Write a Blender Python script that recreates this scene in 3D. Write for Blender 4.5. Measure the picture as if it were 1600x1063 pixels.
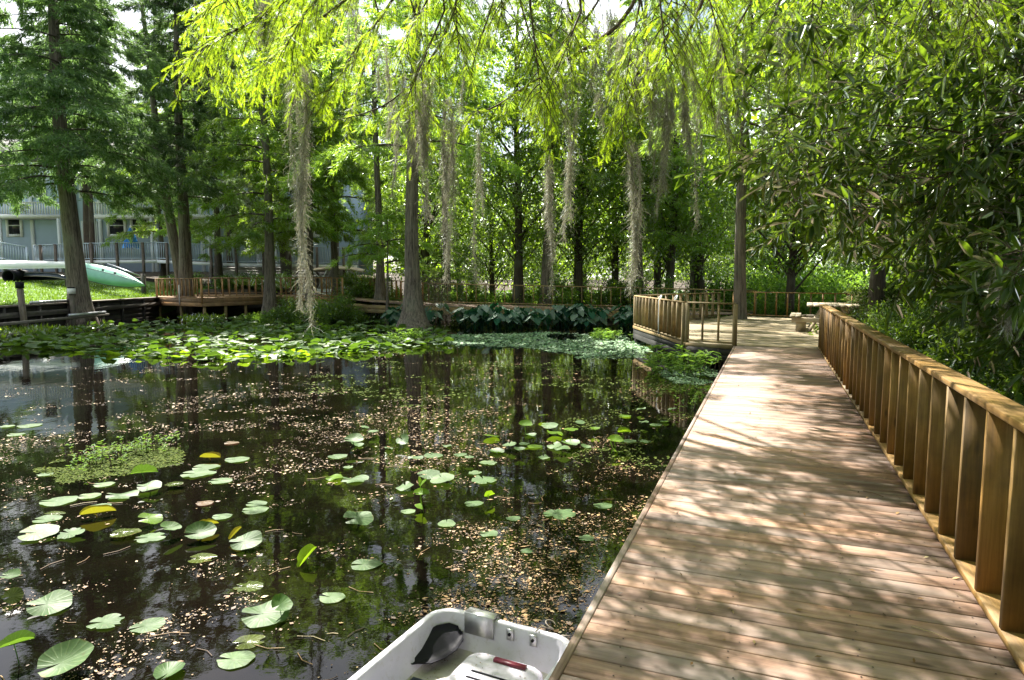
import bpy, math, random
import numpy as np
from mathutils import Vector, Matrix

for _o in list(bpy.data.objects):
    bpy.data.objects.remove(_o)
SC = bpy.context.scene
COL = SC.collection
R = math.radians
rng = np.random.default_rng(7)
random.seed(7)

# ------------------------------------------------------------------ camera, world, sun, exposure
FPX, HOR = 1040.0, 432.0                    # focal length and horizon row of the 1600 x 1063 photograph
PITCH = math.atan((531.5 - HOR) / FPX)
CAMZ = 2.19
cam_d = bpy.data.cameras.new('camera')
cam_d.sensor_width = 36.0
cam_d.lens = 36.0 * FPX / 1600.0
cam_d.clip_end = 600.0
cam_d.clip_start = 0.05
cam = bpy.data.objects.new('camera', cam_d)
COL.objects.link(cam)
cam.location = (0, 0, CAMZ)
cam.rotation_euler = (R(90) - PITCH, 0, 0)
SC.camera = cam

SUN_AZ, SUN_EL = R(-30), R(53)              # azimuth from +Y towards +X
world = bpy.data.worlds.new('World')
SC.world = world
world.use_nodes = True
wn, wl = world.node_tree.nodes, world.node_tree.links
wn.clear()
w_out = wn.new('ShaderNodeOutputWorld')
w_bg = wn.new('ShaderNodeBackground')
w_sky = wn.new('ShaderNodeTexSky')
w_sky.sky_type = 'NISHITA'
w_sky.sun_disc = False
w_sky.sun_elevation = SUN_EL
w_sky.sun_rotation = SUN_AZ
w_sky.air_density = 1.0
w_sky.dust_density = 2.0
w_tc = wn.new('ShaderNodeTexCoord')
w_noise = wn.new('ShaderNodeTexNoise')
w_noise.inputs['Scale'].default_value = 3.2
w_noise.inputs['Detail'].default_value = 8.0
w_noise.inputs['Roughness'].default_value = 0.6
w_ramp = wn.new('ShaderNodeValToRGB')
w_ramp.color_ramp.elements[0].position = 0.40
w_ramp.color_ramp.elements[1].position = 0.60
w_mix = wn.new('ShaderNodeMixRGB')
w_mix.inputs['Color2'].default_value = (9.5, 9.8, 10.3, 1)     # cloud radiance, beside a sky of the same scale
w_bg.inputs['Strength'].default_value = 0.058
wl.new(w_tc.outputs['Generated'], w_noise.inputs['Vector'])
wl.new(w_noise.outputs['Fac'], w_ramp.inputs['Fac'])
wl.new(w_ramp.outputs['Color'], w_mix.inputs['Fac'])
wl.new(w_sky.outputs['Color'], w_mix.inputs['Color1'])
wl.new(w_mix.outputs['Color'], w_bg.inputs['Color'])
wl.new(w_bg.outputs['Background'], w_out.inputs['Surface'])

sun_d = bpy.data.lights.new('sun', 'SUN')
sun_d.energy = 5.0
sun_d.angle = R(0.47)
sun_d.color = (1.0, 0.95, 0.86)
sun = bpy.data.objects.new('sun', sun_d)
COL.objects.link(sun)
SUNV = Vector((math.sin(SUN_AZ) * math.cos(SUN_EL), math.cos(SUN_AZ) * math.cos(SUN_EL), math.sin(SUN_EL)))
sun.rotation_euler = SUNV.to_track_quat('Z', 'Y').to_euler()
sun.location = (0, 0, 40)

SC.view_settings.view_transform = 'Standard'
SC.view_settings.look = 'None'
SC.view_settings.exposure = 2.0
SC.view_settings.gamma = 1.0
SC.render.engine = 'CYCLES'
cy = SC.cycles
cy.max_bounces = 8
cy.diffuse_bounces = 4
cy.glossy_bounces = 4
cy.transmission_bounces = 5
cy.transparent_max_bounces = 8
cy.use_denoising = True
cy.caustics_reflective = False
cy.caustics_refractive = False
cy.sample_clamp_indirect = 6.0

# ------------------------------------------------------------------ helpers
def ray(u, v):
    x, zc = (u - 800.0) / FPX, (531.5 - v) / FPX
    return np.array([x, math.cos(PITCH) + math.sin(PITCH) * zc, -math.sin(PITCH) + math.cos(PITCH) * zc])

def G(u, v, z=0.0):                         # the point of the level plane z seen at a pixel
    d = ray(u, v)
    k = (z - CAMZ) / d[2]
    return np.array([d[0] * k, d[1] * k, z])

def D(u, v, y):                             # the point at depth y seen at a pixel
    d = ray(u, v)
    k = y / d[1]
    return np.array([d[0] * k, y, CAMZ + d[2] * k])

WALK = math.atan(407.0 / FPX * math.cos(PITCH))        # heading of the boardwalk
TV = np.array([math.sin(WALK), math.cos(WALK), 0.0])
NV = np.array([math.cos(WALK), -math.sin(WALK), 0.0])
def TN(t, n, z=0.0):
    return TV * t + NV * n + np.array([0, 0, z])

def sstep(a, b, x):
    k = np.clip((np.asarray(x, float) - a) / (b - a), 0, 1)
    return k * k * (3 - 2 * k)

def tag(o, label=None, cat=None, group=None, kind=None):
    if label: o['label'] = label
    if cat: o['category'] = cat
    if group: o['group'] = group
    if kind: o['kind'] = kind
    return o

def empty(name, loc, label, cat, group=None):
    o = bpy.data.objects.new(name, None)
    o.empty_display_size = 0.3
    COL.objects.link(o)
    o.location = loc
    tag(o, label, cat, group)
    return o

def mesh(name, V, F, mat, attrs=None, smooth=False):
    V = np.asarray(V, np.float32)
    me = bpy.data.meshes.new(name)
    if isinstance(F, np.ndarray):
        tot = np.full(len(F), F.shape[1], np.int32)
        loops = F.reshape(-1).astype(np.int32)
    else:
        tot = np.array([len(f) for f in F], np.int32)
        loops = np.array([i for f in F for i in f], np.int32)
    me.vertices.add(len(V))
    me.vertices.foreach_set('co', V.reshape(-1))
    me.loops.add(len(loops))
    me.loops.foreach_set('vertex_index', loops)
    me.polygons.add(len(tot))
    st = np.zeros(len(tot), np.int32)
    st[1:] = np.cumsum(tot)[:-1]
    me.polygons.foreach_set('loop_start', st)
    me.polygons.foreach_set('loop_total', tot)
    if smooth:
        me.polygons.foreach_set('use_smooth', np.ones(len(tot), bool))
    me.update(calc_edges=True)
    for k, a in (attrs or {}).items():
        a = np.asarray(a, np.float32)
        if a.ndim == 1:
            at = me.attributes.new(k, 'FLOAT', 'POINT')
            at.data.foreach_set('value', a)
        else:
            at = me.attributes.new(k, 'FLOAT_VECTOR', 'POINT')
            at.data.foreach_set('vector', a.reshape(-1))
    me.validate()
    if mat: me.materials.append(mat)
    return me

def link(name, me, parent=None, loc=(0, 0, 0), rot=(0, 0, 0), sc=(1, 1, 1)):
    o = bpy.data.objects.new(name, me)
    COL.objects.link(o)
    if parent is not None: o.parent = parent
    o.location = loc; o.rotation_euler = rot; o.scale = sc
    return o

def kids(o): return [c for c in bpy.data.objects if c.parent == o]
def copy_tree(o, children, loc, rz=0.0, sc=None, label=None):
    c = o.copy(); COL.objects.link(c)
    c.location = loc; c.rotation_euler = (0, 0, rz)
    if sc: c.scale = sc
    if label: c['label'] = label
    for ch in children:
        d = ch.copy(); COL.objects.link(d); d.parent = c
    return c

class MB:
    """collects shapes for ONE mesh; every shape carries a grain coordinate 'gv' (first axis along the piece) and a 'tint'."""
    def __init__(s): s.V, s.F, s.g, s.t, s.n = [], [], [], [], 0
    def add(s, V, F, g=None, tint=None):
        V = np.asarray(V, float)
        if len(V) == 0: return s
        s.V.append(V)
        for f in F: s.F.append([int(i) + s.n for i in f])
        off = rng.uniform(0, 40, 3)
        s.g.append((V if g is None else np.asarray(g, float)) + off)
        s.t.append(np.full(len(V), rng.random() if tint is None else tint))
        s.n += len(V)
        return s
    def box(s, c, ax, ay, az, bev=0.0, tint=None):
        """box at centre c with half-axis vectors ax (the long one), ay, az"""
        c, ax, ay, az = (np.asarray(q, float) for q in (c, ax, ay, az))
        L = [np.linalg.norm(q) for q in (ax, ay, az)]
        if bev <= 0:
            sg = [(-1,-1,-1),(1,-1,-1),(1,1,-1),(-1,1,-1),(-1,-1,1),(1,-1,1),(1,1,1),(-1,1,1)]
            V = [c + a*ax + b*ay + d*az for a,b,d in sg]
            g = [(a*L[0], b*L[1], d*L[2]) for a,b,d in sg]
            F = [(0,3,2,1),(4,5,6,7),(0,1,5,4),(1,2,6,5),(2,3,7,6),(3,0,4,7)]
            if np.dot(np.cross(ax, ay), az) < 0: F = [f[::-1] for f in F]
            return s.add(V, F, g, tint)
        by, bz = 1 - bev / L[1], 1 - bev / L[2]        # chamfer the four long edges
        pr = [(-by,-1),(by,-1),(1,-bz),(1,bz),(by,1),(-by,1),(-1,bz),(-1,-bz)]
        V, g = [], []
        for a in (-1, 1):
            for b, d in pr:
                V.append(c + a*ax + b*ay + d*az); g.append((a*L[0], b*L[1], d*L[2]))
        F = [(i, (i+1) % 8, 8 + (i+1) % 8, 8 + i) for i in range(8)] + [tuple(range(7,-1,-1)), tuple(range(8,16))]
        F = [f[::-1] for f in F] if np.dot(np.cross(ax, ay), az) < 0 else F
        return s.add(V, F, g, tint)
    def bar(s, p, q, w, h, up=(0,0,1), bev=0.0, tint=None):
        """a bar from p to q, w wide, h high"""
        p, q = np.asarray(p, float), np.asarray(q, float)
        d = q - p; L = np.linalg.norm(d); d = d / L
        sd = np.cross(d, up)
        if np.linalg.norm(sd) < 1e-6: sd = np.array([1.0, 0, 0])
        sd /= np.linalg.norm(sd); u2 = np.cross(sd, d)
        return s.box((p+q)/2, d*L/2, sd*w/2, u2*h/2, bev, tint)
    def tube(s, P, r, k=8, caps=True, tint=None, flute=0.0):
        V, F, g = tube(P, r, k, caps, flute)
        return s.add(V, F, g, tint)
    def build(s, name, mat, parent=None, smooth=False, loc=None):
        V = np.concatenate(s.V)
        if loc is not None: V = V - np.asarray(loc)
        elif parent is not None:
            root = parent
            while root.parent is not None: root = root.parent
            V = V - np.array(root.location)
        me = mesh(name, V, s.F, mat, {'gv': np.concatenate(s.g), 'tint': np.concatenate(s.t)}, smooth)
        o = link(name, me, parent)
        if loc is not None: o.location = loc
        return o

def tube(P, r, k=8, caps=True, flute=0.0):
    P = np.asarray(P, float); m = len(P)
    r = np.broadcast_to(np.asarray(r, float), (m,))
    d = np.gradient(P, axis=0)
    d /= np.linalg.norm(d, axis=1)[:, None] + 1e-12
    ref = np.array([0.0, 0, 1]) if abs(d[0][2]) < 0.9 else np.array([1.0, 0, 0])
    V, g, ln = [], [], 0.0
    a = np.arange(k) * 2 * math.pi / k
    ph = rng.uniform(0, 6, 3)
    x = None
    for i in range(m):
        if x is None: x = np.cross(d[i], ref)
        else: x = x - d[i] * np.dot(x, d[i])
        x = x / (np.linalg.norm(x) + 1e-12); y = np.cross(d[i], x)
        if i: ln += np.linalg.norm(P[i] - P[i-1])
        f = 1.0
        if np.ndim(flute) or flute:
            fl = flute[i] if np.ndim(flute) else flute
            f = 1 + fl * (np.sin(a * 4 + ph[0]) * .6 + np.sin(a * 7 + ph[1]) * .4 + np.sin(a * 3 + ln * .5 + ph[2]) * .3)
        rr = r[i] * f
        V.append(P[i] + (np.cos(a) * rr)[:, None] * x + (np.sin(a) * rr)[:, None] * y)
        gg = np.stack([np.full(k, ln), np.cos(a) * r[i], np.sin(a) * r[i]], 1)
        g.append(gg)
    F = []
    for i in range(m - 1):
        for j in range(k):
            j2 = (j + 1) % k
            F.append((i*k + j, i*k + j2, (i+1)*k + j2, (i+1)*k + j))
    if caps:
        F.append(tuple(range(k - 1, -1, -1))); F.append(tuple((m-1)*k + j for j in range(k)))
    return np.concatenate(V), F, np.concatenate(g)

def unit(a): return a / (np.linalg.norm(a, axis=-1, keepdims=True) + 1e-12)
def frames(x, up):                          # rotation matrices with columns x, y, z
    x = unit(x); y = unit(np.cross(up, x)); z = np.cross(x, y)
    return np.stack([x, y, z], 2)
def scatter(T, TF, P, M, s, tint=None):
    """copies of a small leaf shape T (with quads TF) at P, turned by M, scaled by s"""
    n, k = len(P), len(T)
    s = np.broadcast_to(np.asarray(s, float).reshape(-1, 1) if np.ndim(s) < 2 else s, (n, 3)) if np.ndim(s) else np.full((n, 3), s)
    V = np.einsum('nij,nkj->nki', M, T[None] * s[:, None, :]) + P[:, None, :]
    F = (np.asarray(TF)[None] + (np.arange(n) * k)[:, None, None]).reshape(-1, np.asarray(TF).shape[1])
    t = rng.random(n) if tint is None else tint
    return V.reshape(-1, 3), F, np.repeat(t, k)
def merge(parts):
    V, F, t, n = [], [], [], 0
    for v, f, tt in parts:
        V.append(v); F.append(f + n); t.append(tt); n += len(v)
    return np.concatenate(V), np.concatenate(F), np.concatenate(t)

# leaf shapes, length 1 along x
BLADE = np.array([(0,0,0),(.45,.5,.0),(1,0,-.04),(.45,-.5,.0)], float); BLADE_F = np.array([(0,3,2,1)])
LEAF = np.array([(0,0,0),(.3,.5,.09),(.7,.42,.06),(1,0,-.06),(.7,-.42,.06),(.3,-.5,.09)], float); LEAF_F = np.array([(0,3,2,1),(0,5,4,3)])
def frond(pairs, curl, seed, wide=.30):               # a cypress branchlet: a curved stalk with two rows of leaflets
    g = np.random.default_rng(seed)
    V, F = [], []
    def pt(q): return np.array([q - .12*curl*q*q, 0, -curl*.5*q*q])
    for q0, q1 in ((0, .5), (.5, 1)):
        a, b = pt(q0), pt(q1); n = len(V)
        V += [a + (0,.008,0), a - (0,.008,0), b - (0,.006,0), b + (0,.006,0)]; F.append((n, n+1, n+2, n+3))
    for i in range(pairs):
        q = .08 + .92 * (i + .5) / pairs
        ln = .15 * (math.sin(math.pi * min(1, q * .9 + .08)) ** .5) * g.uniform(.8, 1.15)
        for sgn in (-1, 1):
            a = pt(q); dr = unit(np.array([.62, sgn * .75, g.uniform(-.35, .12)])); sd = np.cross(dr, (0, 0, 1.0)); sd = unit(sd)
            w = wide / pairs * .5
            n = len(V)
            V += [a, a + dr*ln*.5 - sd*w, a + dr*ln, a + dr*ln*.5 + sd*w]; F.append((n, n+1, n+2, n+3))
    return np.array(V), np.array(F)
FRONDS = [frond(10, c, i) for i, c in enumerate((.1, .4, .7))]
FRONDS_LOW = [frond(4, c, i + 9, .85) for i, c in enumerate((.2, .6))]

# ------------------------------------------------------------------ materials
def new_mat(name):
    m = bpy.data.materials.new(name); m.use_nodes = True
    nt = m.node_tree; nt.nodes.clear()
    out = nt.nodes.new('ShaderNodeOutputMaterial')
    return m, nt, out
def N(nt, kind, **kw):
    n = nt.nodes.new(kind)
    for k, v in kw.items():
        if k in n.inputs: n.inputs[k].default_value = v
        else: setattr(n, k, v)
    return n
def ramp(nt, src, stops):
    r = nt.nodes.new('ShaderNodeValToRGB')
    e = r.color_ramp.elements
    while len(e) < len(stops): e.new(0.5)
    for i, (p, c) in enumerate(stops):
        e[i].position = p; e[i].color = (*c, 1)
    nt.links.new(src, r.inputs['Fac'])
    return r.outputs['Color']
def attr(nt, name, out='Fac'):
    a = nt.nodes.new('ShaderNodeAttribute'); a.attribute_name = name
    return a.outputs[out]
def mathn(nt, op, a, b):
    m = nt.nodes.new('ShaderNodeMath'); m.operation = op
    for i, q in enumerate((a, b)):
        if isinstance(q, (int, float)): m.inputs[i].default_value = q
        else: nt.links.new(q, m.inputs[i])
    return m.outputs[0]
def mixc(nt, f, a, b, mode='MIX'):
    m = nt.nodes.new('ShaderNodeMixRGB'); m.blend_type = mode
    for i, q in ((0, f), (1, a), (2, b)):
        if isinstance(q, (int, float)): m.inputs[i].default_value = q
        elif isinstance(q, tuple): m.inputs[i].default_value = (*q, 1)
        else: nt.links.new(q, m.inputs[i])
    return m.outputs[0]
def mapped(nt, vec, scale):
    mp = nt.nodes.new('ShaderNodeMapping'); mp.inputs['Scale'].default_value = scale
    nt.links.new(vec, mp.inputs['Vector'])
    return mp.outputs[0]
def noise(nt, vec, scale, detail=4.0, rough=.55):
    n = N(nt, 'ShaderNodeTexNoise', Scale=scale, Detail=detail, Roughness=rough)
    if vec is not None: nt.links.new(vec, n.inputs['Vector'])
    return n.outputs['Fac']
def geo_pos(nt): return nt.nodes.new('ShaderNodeNewGeometry').outputs['Position']
def bump(nt, h, strength, dist=.02):
    b = N(nt, 'ShaderNodeBump', Strength=strength, Distance=dist)
    nt.links.new(h, b.inputs['Height'])
    return b.outputs['Normal']

def wood_mat(name, dark, mid, light, rough=.75, weather=0.0, grey=(.3,.28,.26), knots=True):
    m, nt, out = new_mat(name)
    gv = attr(nt, 'gv', 'Vector')
    g1 = noise(nt, mapped(nt, gv, (1.2, 26, 26)), 1.0, 6, .65)
    g2 = noise(nt, mapped(nt, gv, (5, 130, 130)), 1.0, 3, .6)
    f = mathn(nt, 'ADD', mathn(nt, 'MULTIPLY', g1, .7), mathn(nt, 'MULTIPLY', g2, .3))
    col = ramp(nt, f, [(.33, dark), (.5, mid), (.68, light)])
    tv = ramp(nt, attr(nt, 'tint'), [(0, (.55,.55,.57)), (.25, (.82,.82,.80)), (.6, (1,.98,.95)), (1, (1.28,1.17,1.02))])
    col = mixc(nt, 1.0, col, tv, 'MULTIPLY')
    stn = ramp(nt, noise(nt, geo_pos(nt), 3.1, 5, .65), [(.40, (.70,.70,.72)), (.62, (1.08,1.07,1.05))])
    col = mixc(nt, 1.0, col, stn, 'MULTIPLY')
    blot = ramp(nt, noise(nt, mapped(nt, gv, (.9, 5, 5)), 1.0, 4, .6), [(.42, (0,0,0)), (.66, (1,1,1))])
    if weather > 0:
        col = mixc(nt, mathn(nt, 'MULTIPLY', blot, weather), col, grey)
    if knots:
        vo = N(nt, 'ShaderNodeTexVoronoi', Scale=1.0); nt.links.new(mapped(nt, gv, (2.2, 7, 7)), vo.inputs['Vector'])
        kn = ramp(nt, vo.outputs['Distance'], [(.05, (1,1,1)), (.13, (0,0,0))])
        col = mixc(nt, mathn(nt, 'MULTIPLY', kn, .75), col, tuple(c * .32 for c in dark))
    p = N(nt, 'ShaderNodeBsdfPrincipled', Roughness=rough)
    nt.links.new(col, p.inputs['Base Color'])
    nt.links.new(bump(nt, f, .35, .006), p.inputs['Normal'])
    nt.links.new(p.outputs[0], out.inputs['Surface'])
    return m

def plain_mat(name, col, rough=.6, metal=0.0, var=.25, scale=3.0, bumps=0.0, dirt=None, spec=.5):
    m, nt, out = new_mat(name)
    pos = nt.nodes.new('ShaderNodeTexCoord').outputs['Object']
    n1 = noise(nt, pos, scale, 6, .6)
    c = ramp(nt, n1, [(.3, tuple(q * (1 - var) for q in col)), (.7, tuple(min(1, q * (1 + var * .5)) for q in col))])
    if dirt:
        d = ramp(nt, noise(nt, pos, scale * 6, 6, .7), [(.55, (0,0,0)), (.72, (1,1,1))])
        c = mixc(nt, mathn(nt, 'MULTIPLY', d, .6), c, dirt)
    p = N(nt, 'ShaderNodeBsdfPrincipled', Roughness=rough, Metallic=metal)
    p.inputs['Specular IOR Level'].default_value = spec
    nt.links.new(c, p.inputs['Base Color'])
    if bumps: nt.links.new(bump(nt, noise(nt, pos, scale * 8, 4), bumps, .01), p.inputs['Normal'])
    nt.links.new(p.outputs[0], out.inputs['Surface'])
    return m

def leaf_mat(name, stops, trans, tw=.45, gloss=.06, rough=.4, vary=.5):
    """leaf: diffuse + light coming through + a thin sheen; colour varies leaf by leaf and tree by tree"""
    m, nt, out = new_mat(name)
    tn = attr(nt, 'tint')
    oi = nt.nodes.new('ShaderNodeObjectInfo')
    c = ramp(nt, tn, stops)
    v = mathn(nt, 'ADD', mathn(nt, 'MULTIPLY', oi.outputs['Random'], vary), 1 - vary / 2)
    pv = mathn(nt, 'ADD', mathn(nt, 'MULTIPLY', noise(nt, geo_pos(nt), .55, 3), .9), .55)
    v = mathn(nt, 'MULTIPLY', v, pv)
    vc = nt.nodes.new('ShaderNodeCombineXYZ')
    for i in range(3): nt.links.new(v, vc.inputs[i])
    c = mixc(nt, 1.0, c, vc.outputs[0], 'MULTIPLY')
    tc = mixc(nt, 1.0, ramp(nt, tn, [(0, tuple(q * .75 for q in trans)), (1, tuple(min(1, q * 1.2) for q in trans))]), vc.outputs[0], 'MULTIPLY')
    d = N(nt, 'ShaderNodeBsdfDiffuse'); nt.links.new(c, d.inputs['Color'])
    t = N(nt, 'ShaderNodeBsdfTranslucent'); nt.links.new(tc, t.inputs['Color'])
    g = N(nt, 'ShaderNodeBsdfGlossy', Roughness=rough); g.inputs['Color'].default_value = (.9, .95, .9, 1)
    ms = N(nt, 'ShaderNodeMixShader', Fac=tw); nt.links.new(d.outputs[0], ms.inputs[1]); nt.links.new(t.outputs[0], ms.inputs[2])
    fr = N(nt, 'ShaderNodeFresnel', IOR=1.4)
    mg = N(nt, 'ShaderNodeMixShader'); nt.links.new(mathn(nt, 'MULTIPLY', fr.outputs[0], gloss * 12), mg.inputs[0])
    nt.links.new(ms.outputs[0], mg.inputs[1]); nt.links.new(g.outputs[0], mg.inputs[2])
    nt.links.new(mg.outputs[0], out.inputs['Surface'])
    return m

def bark_mat(name, dark, light):
    m, nt, out = new_mat(name)
    gv = attr(nt, 'gv', 'Vector')
    a = noise(nt, mapped(nt, gv, (.8, 22, 22)), 1.0, 6, .7)
    b = noise(nt, mapped(nt, gv, (5, 60, 60)), 1.0, 4, .65)
    f = mathn(nt, 'ADD', mathn(nt, 'MULTIPLY', a, .65), mathn(nt, 'MULTIPLY', b, .35))
    c = ramp(nt, f, [(.40, dark), (.60, light)])
    c = mixc(nt, ramp(nt, noise(nt, geo_pos(nt), 1.3, 4), [(.5, (0,0,0)), (.75, (.5,.5,.5))]), c, (.17,.19,.14))
    p = N(nt, 'ShaderNodeBsdfPrincipled', Roughness=.9); nt.links.new(c, p.inputs['Base Color'])
    nt.links.new(bump(nt, f, .9, .04), p.inputs['Normal'])
    nt.links.new(p.outputs[0], out.inputs['Surface'])
    return m

M = {}
M['deck'] = wood_mat('walk_wood', (.145,.078,.050), (.29,.176,.122), (.45,.31,.228), .7, .6, (.28,.24,.215))
M['rail'] = wood_mat('rail_wood', (.115,.060,.010), (.22,.122,.024), (.32,.195,.055), .65, .2, (.22,.17,.10))
M['platform'] = wood_mat('platform_wood', (.15,.115,.062), (.26,.205,.12), (.35,.29,.185), .8, .5, (.24,.22,.16))
M['treated'] = wood_mat('treated_wood', (.17,.115,.045), (.29,.21,.095), (.38,.29,.14), .75, .3, (.32,.28,.18))
M['orange'] = wood_mat('stained_wood', (.24,.125,.05), (.40,.235,.105), (.52,.33,.165), .7, .2, (.4,.3,.19))
M['table'] = wood_mat('table_wood', (.30,.23,.15), (.46,.38,.26), (.56,.48,.36), .75, .3, (.40,.37,.31))
M['black_wood'] = wood_mat('wet_black_wood', (.010,.009,.009), (.022,.020,.020), (.05,.045,.042), .8, .25, (.10,.10,.09), False)
M['old_wood'] = wood_mat('old_grey_wood', (.06,.05,.042), (.13,.115,.10), (.22,.20,.18), .85, .4, (.2,.2,.18))
M['blue_rail'] = plain_mat('blue_grey_paint', (.40,.47,.55), .6, 0, .25, 4)
M['dark_post'] = plain_mat('brown_post_paint', (.14,.11,.09), .8, 0, .4, 4)
M['white'] = plain_mat('white_paint', (.78,.79,.80), .5, 0, .12, 3)
M['blue_wall'] = plain_mat('blue_grey_siding', (.36,.46,.56), .8, 0, .12, .6)
M['pale_wall'] = plain_mat('pale_siding', (.66,.70,.72), .8, 0, .12, .6)
M['clap'] = plain_mat('white_clapboard', (.60,.58,.55), .8, 0, .2, 1)
M['roof'] = plain_mat('shingle_roof', (.16,.15,.15), .9, 0, .3, 3)
M['glass'] = plain_mat('dark_window_glass', (.03,.035,.04), .08, 0, .2, 2)
M['metal'] = plain_mat('galvanised_pipe', (.48,.50,.53), .35, .7, .2, 6)
M['nail'] = plain_mat('nail_rust', (.035,.025,.02), .6, .3, .2, 6)
M['blue_cloth'] = plain_mat('blue_canvas', (.03,.19,.52), .8, 0, .2, 4)
M['tan_cloth'] = plain_mat('tan_canvas', (.52,.41,.30), .85, 0, .15, 2)
M['boat'] = plain_mat('boat_plastic', (.58,.56,.64), .42, 0, .12, 5, .05, (.36,.33,.29))
M['boat_floor'] = plain_mat('dirty_boat_floor', (.46,.43,.40), .55, 0, .3, 7, .1, (.16,.12,.085))
M['alu'] = plain_mat('brushed_aluminium', (.55,.55,.56), .38, .85, .15, 9)
M['black'] = plain_mat('scuffed_black_plastic', (.012,.012,.017), .55, 0, .45, 5, .1, None, .12)
M['lid'] = plain_mat('grey_lid_plastic', (.50,.47,.55), .45, 0, .12, 6, .05, (.3,.25,.2))
M['red'] = plain_mat('dark_red_strip', (.16,.012,.03), .4, 0, .3, 20)
M['navy'] = plain_mat('navy_mat', (.03,.045,.10), .6, 0, .5, 18, .3)
M['canoe_white'] = plain_mat('canoe_white', (.66,.70,.66), .4, 0, .1, 2)
M['canoe_green'] = plain_mat('canoe_green', (.18,.44,.33), .35, 0, .15, 2)
M['canoe_dark'] = plain_mat('canoe_navy', (.03,.045,.06), .35, 0, .2, 2)
M['canoe_cream'] = plain_mat('canoe_cream', (.42,.38,.27), .5, 0, .2, 2)
M['rope'] = plain_mat('rope_fibre', (.26,.22,.18), .9, 0, .2, 30)
M['bark'] = bark_mat('cypress_bark', (.030,.023,.018), (.24,.20,.165))
M['bark_dark'] = bark_mat('dark_bark', (.028,.021,.017), (.11,.085,.066))
M['twig'] = plain_mat('twig_bark', (.085,.058,.042), .9, 0, .4, 6)
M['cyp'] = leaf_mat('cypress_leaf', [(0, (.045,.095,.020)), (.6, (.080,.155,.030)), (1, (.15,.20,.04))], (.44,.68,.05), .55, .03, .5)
M['cyp_shade'] = leaf_mat('shade_toned_cypress_leaf', [(0, (.034,.072,.030)), (.6, (.060,.118,.042)), (1, (.13,.17,.06))], (.19,.33,.075), .44, .02, .5)  # darker, bluer copy of the cypress leaf; crown shade is put into its colour
M['cyp_near'] = leaf_mat('near_cypress_leaf', [(0, (.045,.095,.010)), (.6, (.09,.155,.012)), (1, (.15,.21,.015))], (.50,.70,.025), .60, .008, .5, .15)
M['broad'] = leaf_mat('broad_leaf', [(0, (.032,.078,.014)), (.6, (.060,.125,.022)), (1, (.12,.18,.03))], (.50,.76,.035), .55, .06, .4)
M['laurel'] = leaf_mat('laurel_leaf', [(0, (.014,.040,.010)), (.6, (.026,.064,.014)), (.97, (.055,.10,.018)), (1, (.17,.12,.03))], (.26,.42,.02), .40, .045, .35)
M['shrub'] = leaf_mat('shrub_leaf', [(0, (.028,.075,.016)), (.6, (.055,.125,.026)), (1, (.12,.19,.035))], (.28,.48,.04), .45, .018, .5)
M['taro'] = leaf_mat('taro_leaf', [(0, (.010,.055,.034)), (.6, (.020,.085,.052)), (1, (.04,.11,.06))], (.05,.20,.07), .25, .009, .6)
M['moss'] = leaf_mat('spanish_moss_strand', [(0, (.20,.20,.165)), (.6, (.36,.355,.30)), (1, (.54,.53,.46))], (.40,.38,.27), .3, .02, .6, .1)
M['grass'] = leaf_mat('lawn_grass', [(0, (.04,.09,.010)), (.6, (.075,.145,.014)), (1, (.14,.18,.025))], (.22,.36,.02), .4, .03, .5)
M['palm'] = leaf_mat('palmetto_leaf', [(0, (.05,.11,.02)), (1, (.12,.22,.03))], (.40,.56,.05), .4, .05, .4)

# ------------------------------------------------------------------ ground and water
WALLX = -19.2                               # the timber sea wall runs along x = WALLX
def ground_z(x, y):
    x, y = np.asarray(x, float), np.asarray(y, float)
    t, n = x * TV[0] + y * TV[1], x * NV[0] + y * NV[1]
    wob = .12 * np.sin(x * .7 + 1.3 * np.sin(y * .5)) + .08 * np.sin(y * 1.1 + x * .3)
    right = (-.7 + 1.0 * sstep(1.5, 3.2, n + wob) + .9 * sstep(5, 14, n)) * sstep(30, 25, t) + -.7 * (1 - sstep(30, 25, t))
    ridge = sstep(32.2, 34.2, y + wob * 3 - 5.0 * sstep(-10.5, -13, x)) * sstep(44.5, 40.5, y) * sstep(11, 5, x + wob * 4)
    far = -.7 + 1.05 * ridge
    lawn = np.where(x < WALLX - .02, 1.0 + .9 * sstep(0, 9, WALLX - x) + .02 * np.clip(y - 40, 0, 60), -.7)
    back = -.7 + 2.1 * sstep(36.8, 42, y - .15 * (x + 19)) * sstep(-12, -17, x) + 1.2 * sstep(44, 60, y) * sstep(-12, -17, x)
    shore = -.7 + 2.2 * sstep(96, 116, y + 6 * np.sin(x * .1))
    beyond = -.7 + 2.0 * sstep(24, 45, x) * sstep(20, 40, y)
    return np.maximum.reduce([right, far, lawn, back, shore, beyond]) + .03 * np.sin(x * 2.3) * np.sin(y * 1.9)
xs = np.concatenate([np.linspace(-260, -60, 21)[:-1], np.arange(-60, WALLX - .3, .5), [WALLX - .03, WALLX + .03], np.arange(WALLX + .5, 40, .45), np.linspace(40, 260, 23)[1:]])
ys = np.concatenate([np.linspace(-60, -12, 9)[:-1], np.arange(-12, 60, .45), np.linspace(60, 130, 46)[1:], np.linspace(130, 330, 14)[1:]])
gx, gy = np.meshgrid(xs, ys, indexing='ij')
gz = ground_z(gx, gy)
V = np.stack([gx, gy, gz], 2).reshape(-1, 3)
ni, nj = gx.shape
ii = (np.arange(ni - 1)[:, None] * nj + np.arange(nj - 1)[None]).reshape(-1)
F = np.stack([ii, ii + nj, ii + nj + 1, ii + 1], 1)
m, nt, out = new_mat('soil_and_lawn')
pos = geo_pos(nt)
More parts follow.
